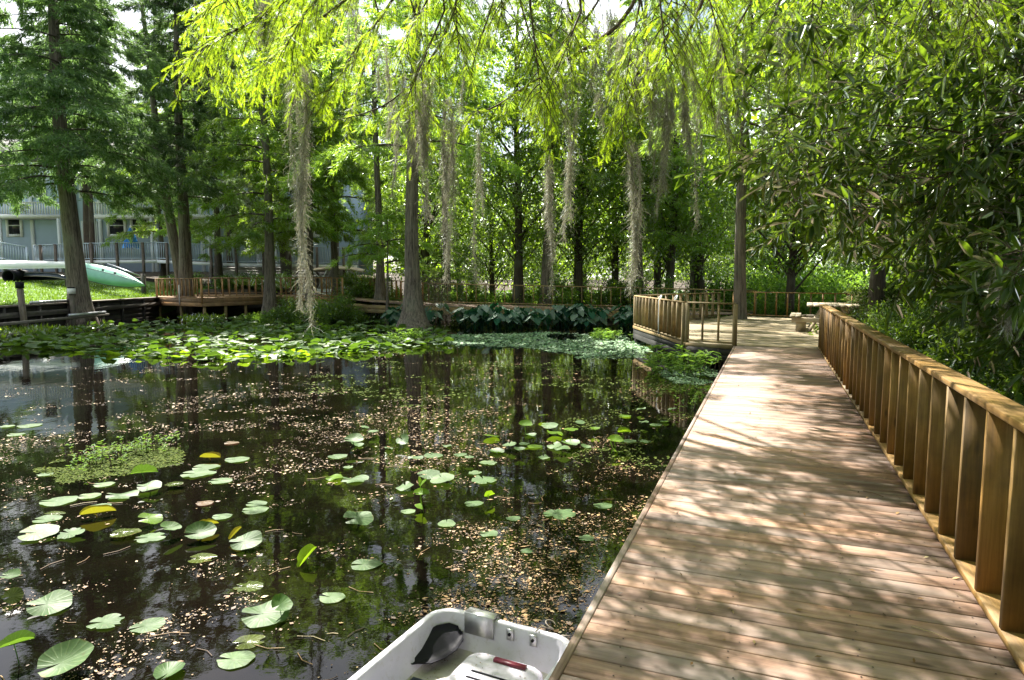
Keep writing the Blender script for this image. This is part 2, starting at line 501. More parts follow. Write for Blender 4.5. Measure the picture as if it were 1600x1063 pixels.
a = noise(nt, pos, 1.7, 6, .65); b = noise(nt, pos, 14, 4, .6)
f = mathn(nt, 'ADD', mathn(nt, 'MULTIPLY', a, .5), mathn(nt, 'MULTIPLY', b, .5))
soil = ramp(nt, f, [(.32, (.022,.016,.010)), (.55, (.075,.056,.036)), (.72, (.16,.12,.075))])
lawnc = ramp(nt, f, [(.3, (.05,.11,.012)), (.6, (.11,.20,.025)), (.8, (.17,.22,.04))])
sep = nt.nodes.new('ShaderNodeSeparateXYZ'); nt.links.new(pos, sep.inputs[0])
mask = mathn(nt, 'MULTIPLY', mathn(nt, 'LESS_THAN', sep.outputs[0], WALLX), mathn(nt, 'LESS_THAN', sep.outputs[1], 47.0))
p = N(nt, 'ShaderNodeBsdfPrincipled', Roughness=.95)
nt.links.new(mixc(nt, mask, soil, lawnc), p.inputs['Base Color'])
nt.links.new(bump(nt, f, .6, .05), p.inputs['Normal'])
nt.links.new(p.outputs[0], out.inputs['Surface'])
tag(link('ground', mesh('ground', V, F, m, smooth=True)), kind='structure')

m, nt, out = new_mat('tannin_water')
pos = geo_pos(nt)
p = N(nt, 'ShaderNodeBsdfPrincipled', Roughness=.02, IOR=1.33)
nt.links.new(ramp(nt, noise(nt, pos, .8, 5, .6), [(.35, (.0015,.0012,.0010)), (.7, (.0055,.0038,.0024))]), p.inputs['Base Color'])
h = mathn(nt, 'ADD', noise(nt, mapped(nt, pos, (1, .6, 1)), 2.2, 3, .5), mathn(nt, 'MULTIPLY', noise(nt, pos, 14, 2, .5), .12))
nt.links.new(bump(nt, h, .05, .05), p.inputs['Normal'])
nt.links.new(p.outputs[0], out.inputs['Surface'])
V = [(-260, -60, 0), (260, -60, 0), (260, 330, 0), (-260, 330, 0)]
tag(link('water', mesh('water', V, [(0, 1, 2, 3)], m)), kind='structure')

# ------------------------------------------------------------------ walkways
def poly_cuts(poly, c, d, nrm):
    """where the line {nrm.p = c} lies inside the polygon, as spans along d"""
    hits = []
    m = len(poly)
    for i in range(m):
        a, b = poly[i], poly[(i + 1) % m]
        fa, fb = np.dot(a, nrm) - c, np.dot(b, nrm) - c
        if (fa < 0) != (fb < 0):
            q = a + (b - a) * (fa / (fa - fb)); hits.append(np.dot(q, d))
    hits.sort()
    return [(hits[i], hits[i + 1]) for i in range(0, len(hits) - 1, 2)]
def decking(mb, poly, heading, zf, w=.14, gap=.006, th=.038, bev=.004):
    poly = [np.asarray(p[:2], float) for p in poly]
    d = np.array([math.cos(heading), math.sin(heading)]); nrm = np.array([-d[1], d[0]])
    cs = [np.dot(p, nrm) for p in poly]
    c = min(cs) + w / 2
    while c < max(cs):
        for s0, s1 in poly_cuts(poly, c, d, nrm):
            if s1 - s0 < .08: continue
            cut = [s0, s1]
            if s1 - s0 > 4.2: cut = [s0, s0 + (s1 - s0) * random.uniform(.35, .65), s1]
            for a, b in zip(cut[:-1], cut[1:]):
                A, B = d * a + nrm * c, d * b + nrm * c
                dz = random.uniform(-.0015, .0015)
                mb.bar((*A, zf(*A) - th/2 + dz), (*B, zf(*B) - th/2 + dz), w, th, bev=bev)
        c += w + gap
    return mb
BAL = {}
def railing(name, label, pts, h=1.0, mat='treated', post='treated', gap=.42, bw=.038, bd=.075, top=(.09, .038), low=.08,
            post_w=.09, group=None, cat='railing', posts=None, shift=0.0, low_rail=True):
    pts = [np.asarray(p, float) for p in pts]
    root = empty(name, pts[0], label, cat, group)
    base = Vector(pts[0])
    for i in range(len(pts) - 1):
        a, b = pts[i], pts[i + 1]
        z = np.array([0, 0, 1.0]); L = np.linalg.norm((b - a)[:2]); yaw = math.atan2(b[1] - a[1], b[0] - a[0])
        MB().bar(a + z * (h - top[1]/2), b + z * (h - top[1]/2), top[0], top[1], bev=.006).build('top_rail', M[mat], root)
        if low_rail:
            MB().bar(a + z * low, b + z * low, top[0], top[1], bev=.006).build('bottom_rail', M[mat], root)
        bh = h - top[1] - low - .02 if low_rail else h - top[1] + .16
        n = max(1, int(round(L / gap)))
        for k in range(1, n):
            q = a + (b - a) * ((k + shift) / n) + z * (h - top[1] - bh / 2)
            v = random.randrange(5); key = (mat, bw, bd, round(bh, 3), v)
            if key not in BAL:
                g = MB().box((0, 0, 0), (0, 0, bh/2), (bw/2, 0, 0), (0, bd/2, 0), .004)
                BAL[key] = mesh('baluster', g.V[0], g.F, M[mat], {'gv': g.g[0], 'tint': g.t[0]})
            link('baluster', BAL[key], root, Vector(q) - base, (0, 0, yaw))
    for i, p in enumerate(pts if posts is None else [pts[k] for k in posts]):
        p = np.asarray(p, float)
        MB().bar(p + np.array([0, 0, -.28]), p + np.array([0, 0, h - .03 if low_rail else h]), post_w, post_w, (1, 0, 0), .006).build('post', M[post], root)
    return root

# --- the boardwalk we stand on
DZ = .57
T0, T1, NL, NR = -4.0, 16.35, -.745, 1.16
bw_root = empty('boardwalk', TN(T0, NL, 0), 'long brown plank boardwalk under dappled shade leading to the far platform', 'boardwalk')
mb = MB()
t = T0
while t < T1:
    w = .138 + random.uniform(-.002, .002)
    mb.bar(TN(t + w/2, NL, DZ - .019 + random.uniform(-.002, .002)), TN(t + w/2, NR + random.uniform(-.01, .02), DZ - .019), w, .038, bev=.004)
    t += w + .0065
mb.build('deck_boards', M['deck'], bw_root)
fb = MB()
for q0, q1 in ((T0, 1.2), (1.204, 5.9), (5.904, 11.1), (11.104, T1 - .1)):
    fb.bar(TN(q0, NL - .022, DZ - .085), TN(q1, NL - .022, DZ - .085), .038, .18, bev=.004)
fb.build('edge_board', M['deck'], bw_root)
for n in (NL + .3, .2, NR - .2):
    MB().bar(TN(T0, n, DZ - .13), TN(T1, n, DZ - .13), .04, .17).build('joist', M['black_wood'], bw_root)
for t in np.arange(T0 + .5, T1, 2.4):
    for n in (NL + .12, NR - .12):
        MB().tube([TN(t, n, -.6), TN(t, n, DZ - .05)], .09, 10).build('pile', M['black_wood'], bw_root)
nv = MB()
t = T0
for k in range(int((T1 - T0) / .1447)):
    for n in (-.55, -.1, .42, .92):
        for q in (.035, .105):
            c = TN(T0 + k * .1447 + q + random.uniform(-.012, .012), n + random.uniform(-.03, .03), DZ + .0035)
            r_ = .0045
            nv.add([c + np.array([r_*math.cos(a), r_*math.sin(a), 0]) for a in np.arange(6) * math.pi / 3], [(0, 1, 2, 3, 4, 5)])
tag(nv.build('nail_heads', M['nail'], bw_root), kind='stuff')

rr = empty('boardwalk_railing', TN(1.4, 1.07, DZ), 'long orange-brown timber railing of upright boards along the boardwalk', 'railing')
RT1 = 16.25
MB().bar(TN(.6, 1.07, DZ + .985), TN(6.2, 1.07, DZ + .985), .145, .038, bev=.005).bar(TN(6.205, 1.07, DZ + .985), TN(11.4, 1.07, DZ + .985), .145, .038, bev=.005).bar(TN(11.405, 1.07, DZ + .985), TN(RT1, 1.07, DZ + .985), .145, .038, bev=.005).build('top_rail', M['rail'], rr)
MB().bar(TN(.6, 1.07, DZ + .032), TN(8.2, 1.07, DZ + .032), .14, .038, bev=.005).bar(TN(8.205, 1.07, DZ + .032), TN(RT1, 1.07, DZ + .032), .14, .038, bev=.005).build('bottom_rail', M['rail'], rr)
for k, t in enumerate(np.arange(3.44 - .4 * 6, RT1, .4)):
    b_ = MB().bar(TN(t + random.uniform(-.012, .012), 1.07, DZ + .051), TN(t + random.uniform(-.006, .006), 1.07, DZ + .966), .038, .134, NV, .003)
    b_.build('baluster', M['rail'], rr)

# --- the platform at its end
PA, PB = G(1073, 535, DZ), TN(T1 + .02, NR + .35, DZ)
PC = TN(17.0, 5.2, DZ); PD = np.array([12.4, 24.6, DZ]); PE = np.array([9.2, 27.6, DZ]); PF = np.array([8.2, 26.2, DZ]); PG = G(992, 509, DZ)
PJ = TN(T1 + .02, NL + .0, DZ)
pf = empty('platform', PA, 'square timber platform on black skirting where the boardwalk ends', 'platform')
poly = [PA, PJ, PB, PC, PD, PE, PF, PG]
decking(MB(), poly, math.atan2(PJ[1] - PA[1], PJ[0] - PA[0]), lambda x, y: DZ + .004).build('deck_boards', M['platform'], pf)
sk = MB()
for a, b in ((PA, PJ), (PG, PA)):
    d_ = unit(b - a); o_ = np.array([d_[1], -d_[0], 0]) * .03
    z = np.array([0, 0, 1.0])
    for k in range(2):
        sk.bar(a + o_ - z * (.16 + .165 * k), b + o_ - z * (.16 + .165 * k), .04, .155, bev=.004)
    sk.bar(a - o_ * 2 - z * .16, b - o_ * 2 - z * .16, .05, .2)
sk.build('skirt', M['black_wood'], pf)
eb = MB()
for a, b in ((PA, PJ), (PG, PA), (PG, PF), (PF, PE), (PE, PD), (PD, PC)):
    d_ = unit(b - a); o_ = np.array([d_[1], -d_[0], 0]) * .045
    eb.bar(a + o_ * (1 if (a is PA or b is PA) else -1) - np.array([0, 0, .04]), b + o_ * (1 if (a is PA or b is PA) else -1) - np.array([0, 0, .04]), .04, .085, bev=.004)
eb.build('edge_board', M['treated'], pf)
for a in (PA, PG, PE, PD, PC, PJ, (PA + PG) / 2):
    q = a * .985 + np.array([.15, .3, 0])
    MB().tube([(q[0], q[1], -.6), (q[0], q[1], DZ - .05)], .1, 10).build('pile', M['black_wood'], pf)
railing('platform_railing', 'short tan railing with widely spaced balusters on the edge of the platform facing the boardwalk', [PA + np.array([0,0,.0]), PJ * .97 + PA * .03], 1.0, gap=.46, group='railings of the platform', bd=.05, low=.06)
railing('platform_railing', 'tan railing of close upright boards on the pond side of the platform, above black skirting', [PA + np.array([-.06,.12,0]), PG + np.array([.0,0,0])], 1.0, gap=.43, bd=.14, group='railings of the platform', low=.05)
railing('platform_railing', 'tan railing along the back of the platform, between the pond corner and the tree', [PG + np.array([.02,.05,.003]), PF + np.array([-.1,-.1,0])], 1.0, posts=[1], gap=.5, bd=.10, group='railings of the platform', low=.06)
railing('platform_railing', 'brown railing at the back of the platform behind the picnic table', [PE, PD, PC + TV * 1.0], 1.0, 'rail', 'rail', gap=.45, bd=.09, group='railings of the platform', low=.06)

# picnic table
pt = empty('picnic_table', D(1300, 500, 19.9) * np.array([1, 1, 0]) + np.array([0, 0, DZ]), 'brown wooden picnic table with attached benches on the platform', 'picnic table')
o = np.array(pt.location)
yw = R(-24); ux, uy, uz = np.array([math.cos(yw), math.sin(yw), 0]), np.array([-math.sin(yw), math.cos(yw), 0]), np.array([0, 0, 1.0])
mb = MB()
for k in range(8): mb.bar(o + ux*(-.62+.177*k) - uy*1.05 + uz*.77, o + ux*(-.62+.177*k) + uy*1.35 + uz*.77, .165, .04, bev=.005)
mb.build('tabletop', M['table'], pt)
for s in (-1, 1):
    mb = MB()
    for k in range(2): mb.bar(o + ux*s*(.93+.15*k) - uy*1.0 + uz*.45, o + ux*s*(.93+.15*k) + uy*1.0 + uz*.45, .142, .04, bev=.005)
    be = mb.build('bench', M['table'], pt)
    for e in (-1, 1): MB().bar(o + ux*(s*.93-.05) + uy*e*.78 + uz*.21, o + ux*(s*.93+.22) + uy*e*.78 + uz*.21, .05, .42).build('bench_panel', M['table'], be)
for e in (-1, 1):
    MB().bar(o + ux*(-1.1) + uy*e*.84 + uz*.35, o + ux*1.1 + uy*e*.84 + uz*.35, .05, .14, bev=.005).build('cross_beam', M['table'], pt)
    for s in (-1, 1):
        MB().bar(o + ux*s*.62 + uy*(e*.75) + uz*.02, o + ux*s*.22 + uy*(e*.75) + uz*.745, .05, .14, (0, 1, 0), .005).build('leg', M['table'], pt)

# swim ladder with looped rails
ld = empty('swim_ladder', D(1040, 532, 18.6) * np.array([1, 1, 0]) + np.array([0, 0, DZ]), 'white metal ladder with two looped handrails behind the platform railing', 'ladder')
o = np.array(ld.location)
for dx in (-.2, .24):
    P = [o + np.array([dx, 0, .004])] + [o + np.array([dx, .02, z]) for z in (.35, .8, .95)]
    P += [o + np.array([dx + .1*math.sin(a)*.6 + .02, .12 - .12*math.cos(a), .95 + .13*math.sin(a)]) for a in np.linspace(.4, 2.8, 6)]
    P += [o + np.array([dx + .12, .36, .6]), o + np.array([dx + .28, .48, .02])]
    MB().tube(P, .022, 8).build('handrail', M['white'], ld, True)
for z in (.22, .46, .70):
    MB().bar(o + np.array([-.2, .02, z]), o + np.array([.24, .02, z]), .09, .03).build('step', M['white'], ld)

# --- the walkway along the far bank, sloping up to the left
def W(u, y, z): d = D(u, 480, y); return np.array([d[0], y, z])
BR = [W(1180, 29.5, .58), W(1000, 33.0, .64), W(670, 33.6, .86), W(634, 34.2, .95), W(566, 36.2, 1.12), W(536, 36.8, 1.15)]
BF = [W(536, 35.0, 1.10), W(548, 32.2, .93), W(575, 31.3, .87), W(640, 31.0, .82), W(1000, 30.6, .60), W(1100, 28.0, .57)]
poly = [p for p in BF] + [p for p in BR]
def zfar(x, y):
    u = x / y
    return float(np.interp(u, [-.26, -.235, -.155, -.12, .2, .36], [1.14, 1.08, .88, .84, .61, .57]))
fw = empty('far_walkway', BF[0] * np.array([1, 1, 0]), 'low plank walkway along the far bank behind the big cypress', 'walkway')
decking(MB(), poly, R(4), zfar).build('deck_boards', M['deck'], fw)
mb = MB()
for a, b in zip(BF[:-1], BF[1:]):
    for k in range(2):
        z = np.array([0, 0, .10 + .19 * k])
        mb.bar(a - z + np.array([-.0, -.03 - .05 * k, 0]), b - z + np.array([0, -.03 - .05 * k, 0]), .04, .17, bev=.004)
mb.build('edge_board', M['treated'], fw)
for a in BF[1:] + [(BF[3]*.7 + BF[4]*.3), (BF[3]*.35 + BF[4]*.65)]:
    MB().tube([(a[0], a[1] + .25, -.6), (a[0], a[1] + .25, a[2] - .05)], .09, 8).build('pile', M['black_wood'], fw)
railing('far_walkway_railing', 'thin tan railing with sparse balusters along the far walkway under the trees', BR[:3], 1.0, gap=.47, bd=.05, group='railings of the far walkways', top=(.09, .05), low=.06)
railing('far_walkway_railing', 'orange-brown railing on the bend of the far walkway behind the slim cypress', [BR[2] + np.array([0,0,.004])] + BR[3:], 1.0, 'orange', 'orange', posts=[1, 2, 3], gap=.34, bd=.12, group='railings of the far walkways', low=.06)

# --- the orange deck at left
LA, LB, LC = W(246, 36.0, 1.06), W(316, 33.6, 1.08), W(440, 37.0, 1.10)
LD, LE = W(536, 38.6, 1.14), W(536, 40.5, 1.14); LF = W(255, 41.0, 1.08)
ldk = empty('orange_deck', LB * np.array([1, 1, 0]), 'angular orange-stained timber deck on piles beside the sea wall', 'deck')
decking(MB(), [LA, LB, LC, BF[0], LD, LE, LF], R(-25), lambda x, y: 1.09).build('deck_boards', M['orange'], ldk)
mb = MB()
for a, b in ((LA, LB), (LB, LC), (LC, BF[0])):
    for k in range(2):
        z = np.array([0, 0, .12 + .2 * k])
        mb.bar(a - z + np.array([0, -.03, 0]), b - z + np.array([0, -.03, 0]), .05, .19, bev=.004)
mb.build('edge_board', M['orange'], ldk)
for a in (LA, LB, LC, (LA+LB)/2, (LB+LC)/2, LB*.75+LC*.25):
    MB().bar((a[0]+.02, a[1] + .2, -.6), (a[0]+.02, a[1] + .2, a[2] - .06), .12, .12, (1, 0, 0)).build('pile', M['treated'], ldk)
railing('orange_deck_railing', 'orange railing at the front of the angular deck, next to the sea wall', [LA, LB], 1.02, 'orange', 'orange', gap=.36, bd=.06, group='railings of the orange deck', low=.08)
railing('orange_deck_railing', 'orange railing on the pond side of the angular deck, running back to the bushes', [LB + np.array([0,0,.004]), LC, BF[0]], 1.02, 'orange', 'orange', posts=[1, 2], gap=.36, bd=.06, group='railings of the orange deck', low=.08)
railing('orange_deck_railing', 'orange railing at the back of the angular deck behind the double-trunk cypress', [LF, LE, BR[-1] + np.array([0,0,.006])], 1.02, 'orange', 'orange', posts=[0, 1], gap=.42, bd=.09, group='railings of the orange deck', low=.08)
# pvc pipe stub hanging at the deck front
tag(MB().tube([W(281, 34.6, .72), W(281, 34.6, 1.75)], .03, 8).build('white_pipe', M['white'], loc=W(281, 34.6, .72)), 'thin white upright pipe at the front of the orange deck', 'pipe')

# --- sea wall with cap, beams, posts and pipes
sw = empty('sea_wall', (WALLX, 22, 0), 'dark timber sea wall holding up the lawn, with a grey plank cap', 'sea wall')
_wb = MB()
for k in range(7):
    for y0, y1 in ((12.8, 17.9), (17.91, 24.2), (24.21, 30.3), (30.31, 36.0)):
        _wb.box((WALLX + .05 + random.uniform(-.012, .012), (y0 + y1) / 2, -.5 + .235 * k), (0, (y1 - y0) / 2, 0), (.05, 0, 0), (0, 0, .112), .008)
for y in np.arange(13.5, 36, 1.9): _wb.box((WALLX + .16, y, .2), (0, 0, .8), (.06, 0, 0), (0, .06, 0), .01)
_wb.build('wall_boards', M['black_wood'], sw)
MB().bar((WALLX + .02, 12.8, 1.055), (WALLX + .02, 36.0, 1.055), .42, .07, bev=.01).build('cap', M['old_wood'], sw)
MB().bar((WALLX + .27, 12.8, .72), (WALLX + .27, 36.0, .72), .09, .2).build('waler', M['old_wood'], sw)
lb = empty('landing_beams', (-18, 27, 0), 'low dark timber landing in the water before the sea wall', 'landing')
MB().bar((-18.05, 22.5, .50), (-18.05, 29.6, .50), .25, .10, bev=.01).build('beam', M['old_wood'], lb)
MB().bar((-17.1, 21.5, .22), (-17.1, 25.6, .22), .3, .08, bev=.01).build('beam', M['old_wood'], lb)
for y in (23, 25.5, 29.3): MB().bar((-18.05, y, -.6), (-18.05, y, .45), .13, .13, (1, 0, 0)).build('post', M['old_wood'], lb)
for y in (22, 25.2): MB().bar((-17.1, y, -.6), (-17.1, y, .18), .13, .13, (1, 0, 0)).build('post', M['old_wood'], lb)
def pipe(p, q, r_, label):
    tag(MB().tube([p, q], r_, 10).build('pipe', M['metal'], smooth=False, loc=np.asarray(p)), label, 'pipe', 'grey pipes by the sea wall')
pipe((WALLX + .12, 26.4, 1.15), (WALLX + .12, 28.7, 1.15), .06, 'grey pipe lying on the sea wall cap beside the post')
pipe((-17.98, 27.0, .61), (-17.98, 29.4, .61), .06, 'grey pipe lying on the low landing at the foot of the big cypress')
mp = empty('mooring_post', (-18.75, 25.5, 0), 'leaning grey mooring post with a dark cap, in front of the sea wall', 'post')
MB().bar((-18.6, 25.4, -.6), (-18.8, 25.5, 1.72), .17, .17, (1, 0, 0), .01).build('shaft', M['old_wood'], mp)
MB().bar((-18.8, 25.5, 1.73), (-18.81, 25.51, 1.98), .22, .22, (1, 0, 0), .02).build('cap', M['black'], mp)
mp = empty('lamp_post', (-18.75, 28.35, 0), 'short post with a white box on top against the big cypress trunk', 'post')
MB().bar((-18.72, 28.35, -.6), (-18.72, 28.35, 1.45), .13, .13, (1, 0, 0), .01).build('shaft', M['old_wood'], mp)
MB().bar((-18.72, 28.35, 1.45), (-18.72, 28.35, 1.68), .26, .22, (1, 0, 0), .02).build('white_box', M['white'], mp)
MB().bar((-18.72, 28.35, 1.68), (-18.72, 28.35, 1.74), .2, .2, (1, 0, 0), .02).build('lid', M['black'], mp)

# --- canoes on the lawn
def hull(P0, P1, W_, dep, up, name, label, cat, mats, rock=.12):
    """an upturned canoe from P0 to P1; up = the way its keel points"""
    P0, P1, up = (np.asarray(q, float) for q in (P0, P1, up))
    ax = unit(P1 - P0); up = unit(up - ax * np.dot(up, ax)); sd = np.cross(ax, up)
    L = np.linalg.norm(P1 - P0); ns, nc = 29, 17
    V = []
    for i in range(ns):
        s = -1 + 2 * i / (ns - 1)
        w = W_ / 2 * max(.02, (1 - abs(s) ** 2.4)); d = dep * (.45 + .55 * (1 - abs(s) ** 3)) 
        c = P0 + ax * L * (s + 1) / 2 - up * rock * abs(s) ** 3
        for j in range(nc):
            a = math.pi * j / (nc - 1)
            V.append(c + sd * w * math.cos(a) * (abs(math.cos(a)) ** -.15 if abs(math.cos(a)) > .01 else 1) + up * d * math.sin(a) ** .75)
    F = [(i*nc+j, i*nc+j+1, (i+1)*nc+j+1, (i+1)*nc+j) for i in range(ns-1) for j in range(nc-1)]
    root = empty(name, (P0 + P1) / 2, label, cat)
    MB().add(V, F).build('hull', M[mats[0]], root, True)
    V = np.array(V).reshape(ns, nc, 3)
    for e in (0, nc - 1): MB().tube(V[:, e], .022, 6).build('gunwale', M[mats[1]], root)
    MB().tube(V[2:-2, nc // 2] + up * .004, .014, 6).build('keel', M[mats[1]], root)
    return root, V, up
hull((-36, 38.5, 2.62), (-23.8, 37.5, 2.78), .95, .36, (0, -.25, 1), 'white_canoe', 'long white upturned canoe on the upper rack', 'canoe', ('canoe_white', 'white'))
hull((-28.8, 38.2, 2.08), (-24.9, 37.6, 2.10), .8, .30, (0, .3, 1), 'dark_canoe', 'dark navy upturned canoe under the white one', 'canoe', ('canoe_dark', 'canoe_cream'))
gc, GV, gu = hull((-25.4, 37.8, 2.78), (-20.0, 36.4, 1.68), 1.05, .42, (.12, -.75, .55), 'green_canoe', 'sea-green canoe lying on its side on the lawn edge', 'canoe', ('canoe_green', 'canoe_dark'), .05)
for i in (15, 19): MB().tube([GV[i, 9] - gu * .01, GV[i, 9] + gu * .02], .07, 10).build('fitting', M['black'], gc)
rk = empty('canoe_rack', (-26.5, 38.3, 1.7), 'dark wooden rack holding the upturned canoes', 'rack')
for x in (-31, -28.6, -25.2):
    for y in (37.8, 38.9): MB().bar((x, y, 1.3), (x, y, 2.72), .12, .12, (1, 0, 0)).build('post', M['old_wood'], rk)
    MB().bar((x, 37.6, 2.66), (x, 39.1, 2.66), .1, .1).build('arm', M['old_wood'], rk)
    MB().bar((x, 37.6, 2.06), (x, 39.1, 2.06), .08, .08).build('arm', M['old_wood'], rk)
dp = empty('drain_pipe', D(13, 432, 36.5), 'wide black drain pipe end under the white canoe', 'pipe')
o = np.array(dp.location)
a = np.linspace(0, 2 * math.pi, 25)[:-1]
V, F = [], []
for rr_, y in ((.36, 2.2), (.36, 0), (.29, 0), (.27, 1.6)):
    V += [o + np.array([rr_ * math.cos(q) - y * .3, y, rr_ * math.sin(q)]) for q in a]
F = [(i*24+j, i*24+(j+1) % 24, (i+1)*24+(j+1) % 24, (i+1)*24+j) for i in range(3) for j in range(24)] + [tuple(72 + j for j in range(24))]
MB().add(V, F).build('pipe_wall', M['black'], dp, True)

# --- grey-blue ramp walkway with white-and-blue railings
RAMP = [W(60, 50, 3.30), W(130, 48, 3.34), W(250, 47, 3.36), W(352, 46, 3.12), W(560, 47, 2.98)]
rw = empty('raised_walkway', RAMP[0] * np.array([1, 1, 0]), 'raised grey walkway on posts in front of the blue building', 'walkway')
mb, ms = MB(), MB()
for a, b in zip(RAMP[:-1], RAMP[1:]):
    decking(mb, [a, b, b + np.array([0, 3.2, 0]), a + np.array([0, 3.2, 0])], math.atan2(b[1]-a[1], b[0]-a[0]) + R(90), lambda x, y, a=a, b=b: a[2] + (b[2]-a[2]) * np.clip((x-a[0])/(b[0]-a[0]), 0, 1), w=.2, bev=0)
    ms.bar(a - np.array([0, .05, .13]), b - np.array([0, .05, .13]), .06, .22)
mb.build('deck_boards', M['platform'], rw)
ms.build('edge_board', M['white'], rw)
for i in range(len(RAMP) - 1):
    a, b = RAMP[i], RAMP[i+1]
    for k in range(int(np.linalg.norm(b - a) / 1.6)):
        q = a + (b - a) * (k + .5) / int(np.linalg.norm(b - a) / 1.6)
        MB().bar((q[0], q[1] - .14, 1.0), (q[0], q[1] - .14, q[2] + 1.2), .15, .15, (1, 0, 0)).build('post', M['dark_post'], rw)
kw = dict(mat='blue_rail', post='blue_rail', gap=.17, bw=.05, bd=.04, top=(.14, .06), low=.1, post_w=.12, group='grey-blue railings of the raised walkway')
railing('raised_railing', 'grey-blue picket railing of the raised walkway behind the canoes', RAMP[0:3], 1.22, **kw)
railing('raised_railing', 'grey-blue picket railing of the raised walkway behind the double-trunk cypress', [RAMP[2] + np.array([0,0,.004]), RAMP[3]], 1.22, posts=[1], **kw)
railing('raised_railing', 'grey-blue picket railing of the raised walkway, end nearest the pontoon boat', [RAMP[3] + np.array([0,0,.006]), RAMP[4]], 1.22, posts=[1], **kw)
railing('stair_railing', 'sloping grey-blue stair railing at the far end of the canoe lawn', [W(-30, 43, 3.5), W(48, 43, 2.95)], 1.15, **dict(kw, group=None))
tag(MB().bar(W(172, 40, 2.95), W(226, 39.5, 2.15), .07, .07).build('handrail', M['metal'], loc=W(172, 40, 2.95)), 'sloping pale handrail above the green canoe', 'handrail')
tag(MB().bar(W(226, 39.5, .8), W(226, 39.5, 2.35), .2, .2, (1, 0, 0)).build('bollard', M['old_wood'], loc=W(226, 39.5, .8)), 'stout dark post at the low end of the pale handrail', 'post')
# clapboard retaining wall under it
cw = MB()
a, b = W(330, 48.6, 0), W(560, 49.4, 0)
for k in range(8):
    z = 1.35 + .2 * k
    cw.box((a + b) / 2 + np.array([0, 0, z]), (b - a) / 2, (0, .04, -.012), (0, .012, .092))
tag(cw.build('clapboard_wall', M['clap'], loc=(a + b) / 2), 'low white clapboard wall under the raised walkway', 'wall')

# --- the building
bl = empty('apartment_building', (-34, 60, 2.5), 'blue-grey two-storey apartment building with white trim behind the trees', 'building')
BX0, BX1, BY = -58.0, -14.5, 60.0
MB().box(((BX0+BX1)/2, BY + 5, 7.0), ((BX1-BX0)/2, 0, 0), (0, 5, 0), (0, 0, 5.2)).build('wall', M['blue_wall'], bl)
mb = MB()
mb.add([(BX0-.6, BY-.9, 12.2), (BX1+.6, BY-.9, 12.2), (BX1+.6, BY+11, 12.2), (BX0-.6, BY+11, 12.2), (BX0-.6, BY+5, 15.2), (BX1+.6, BY+5, 15.2)], [(0,1,5,4), (2,3,4,5), (1,2,5), (3,0,4), (0,3,2,1)])
mb.build('roof', M['roof'], bl)
def window(x, z, w, h_):
    fr = MB()
    for s in (-1, 1):
        fr.box((x + s*w/2, BY - .05, z), (0, 0, h_/2 + .14), (.12, 0, 0), (0, .05, 0))
    for s in (-1, 0, 1): fr.box((x, BY - .052 - .0 * s, z + s*h_/2), (w/2 - .12 + (.0 if s else 0), 0, 0), (0, .045, 0), (0, 0, .11 if s else .04))
    f = fr.build('window', M['white'], bl)
    MB().box((x, BY - .03, z), (w/2 - .12, 0, 0), (0, .012, 0), (0, 0, h_/2)).build('pane', M['glass'], f)
def door(x, z, mat='white'):
    d_ = MB().box((x, BY - .04, z + 1.08), (.55, 0, 0), (0, .03, 0), (0, 0, 1.08)).build('door', M[mat], bl)
    mb = MB()
    for s in (-1, 1): mb.box((x + s*.64, BY - .05, z + 1.12), (0, 0, 1.14), (.08, 0, 0), (0, .05, 0))
    mb.box((x, BY - .052, z + 2.25), (.72, 0, 0), (0, .045, 0), (0, 0, .09)); mb.build('door_frame', M['pale_wall'], d_)
    MB().tube([(x + .42, BY - .12, z + 1.0), (x + .42, BY - .06, z + 1.0)], .05, 8).build('handle', M['metal'], d_)
def ux_(u): return (u - 800) / FPX * BY
F1 = 3.6
for u in (32, 190, 226, 268, 305, 372, 430, 505): window(ux_(u), F1 + 3.1, 1.5 if u in (190, 226) else 1.25, 1.75)
for u in (148, 338, 465): door(ux_(u), F1 + 1.15, 'white')
for u in (60, 128, 165, 250, 322, 408, 490): MB().box((ux_(u), BY - .06, 6.2), (0, 0, 4.2), (.16, 0, 0), (0, .06, 0)).build('trim_board', M['pale_wall'], bl)
for u in (70, 150, 215, 300, 375, 435, 500): window(ux_(u), 10.0, 1.4, 1.5)
for x0, x1 in ((ux_(-60), ux_(120)), (ux_(170), ux_(345)), (ux_(352), ux_(535))):
    bc = MB().box(((x0+x1)/2, BY - .85, 7.35), ((x1-x0)/2, 0, 0), (0, .8, 0), (0, 0, .16)).build('balcony', M['white'], bl)
    mb = MB().bar((x0, BY - 1.6, 8.55), (x1, BY - 1.6, 8.55), .1, .09)
    for x in np.arange(x0, x1, .22): mb.box((x, BY - 1.6, 8.03), (0, 0, .47), (.045, 0, 0), (0, .03, 0))
    mb.build('balcony_railing', M['white'], bc)
    for x in (x0 + .1, (x0+x1)/2, x1 - .1): MB().bar((x, BY - 1.55, 2.0), (x, BY - 1.55, 7.19), .2, .2, (1, 0, 0)).build('balcony_post', M['pale_wall'], bc)

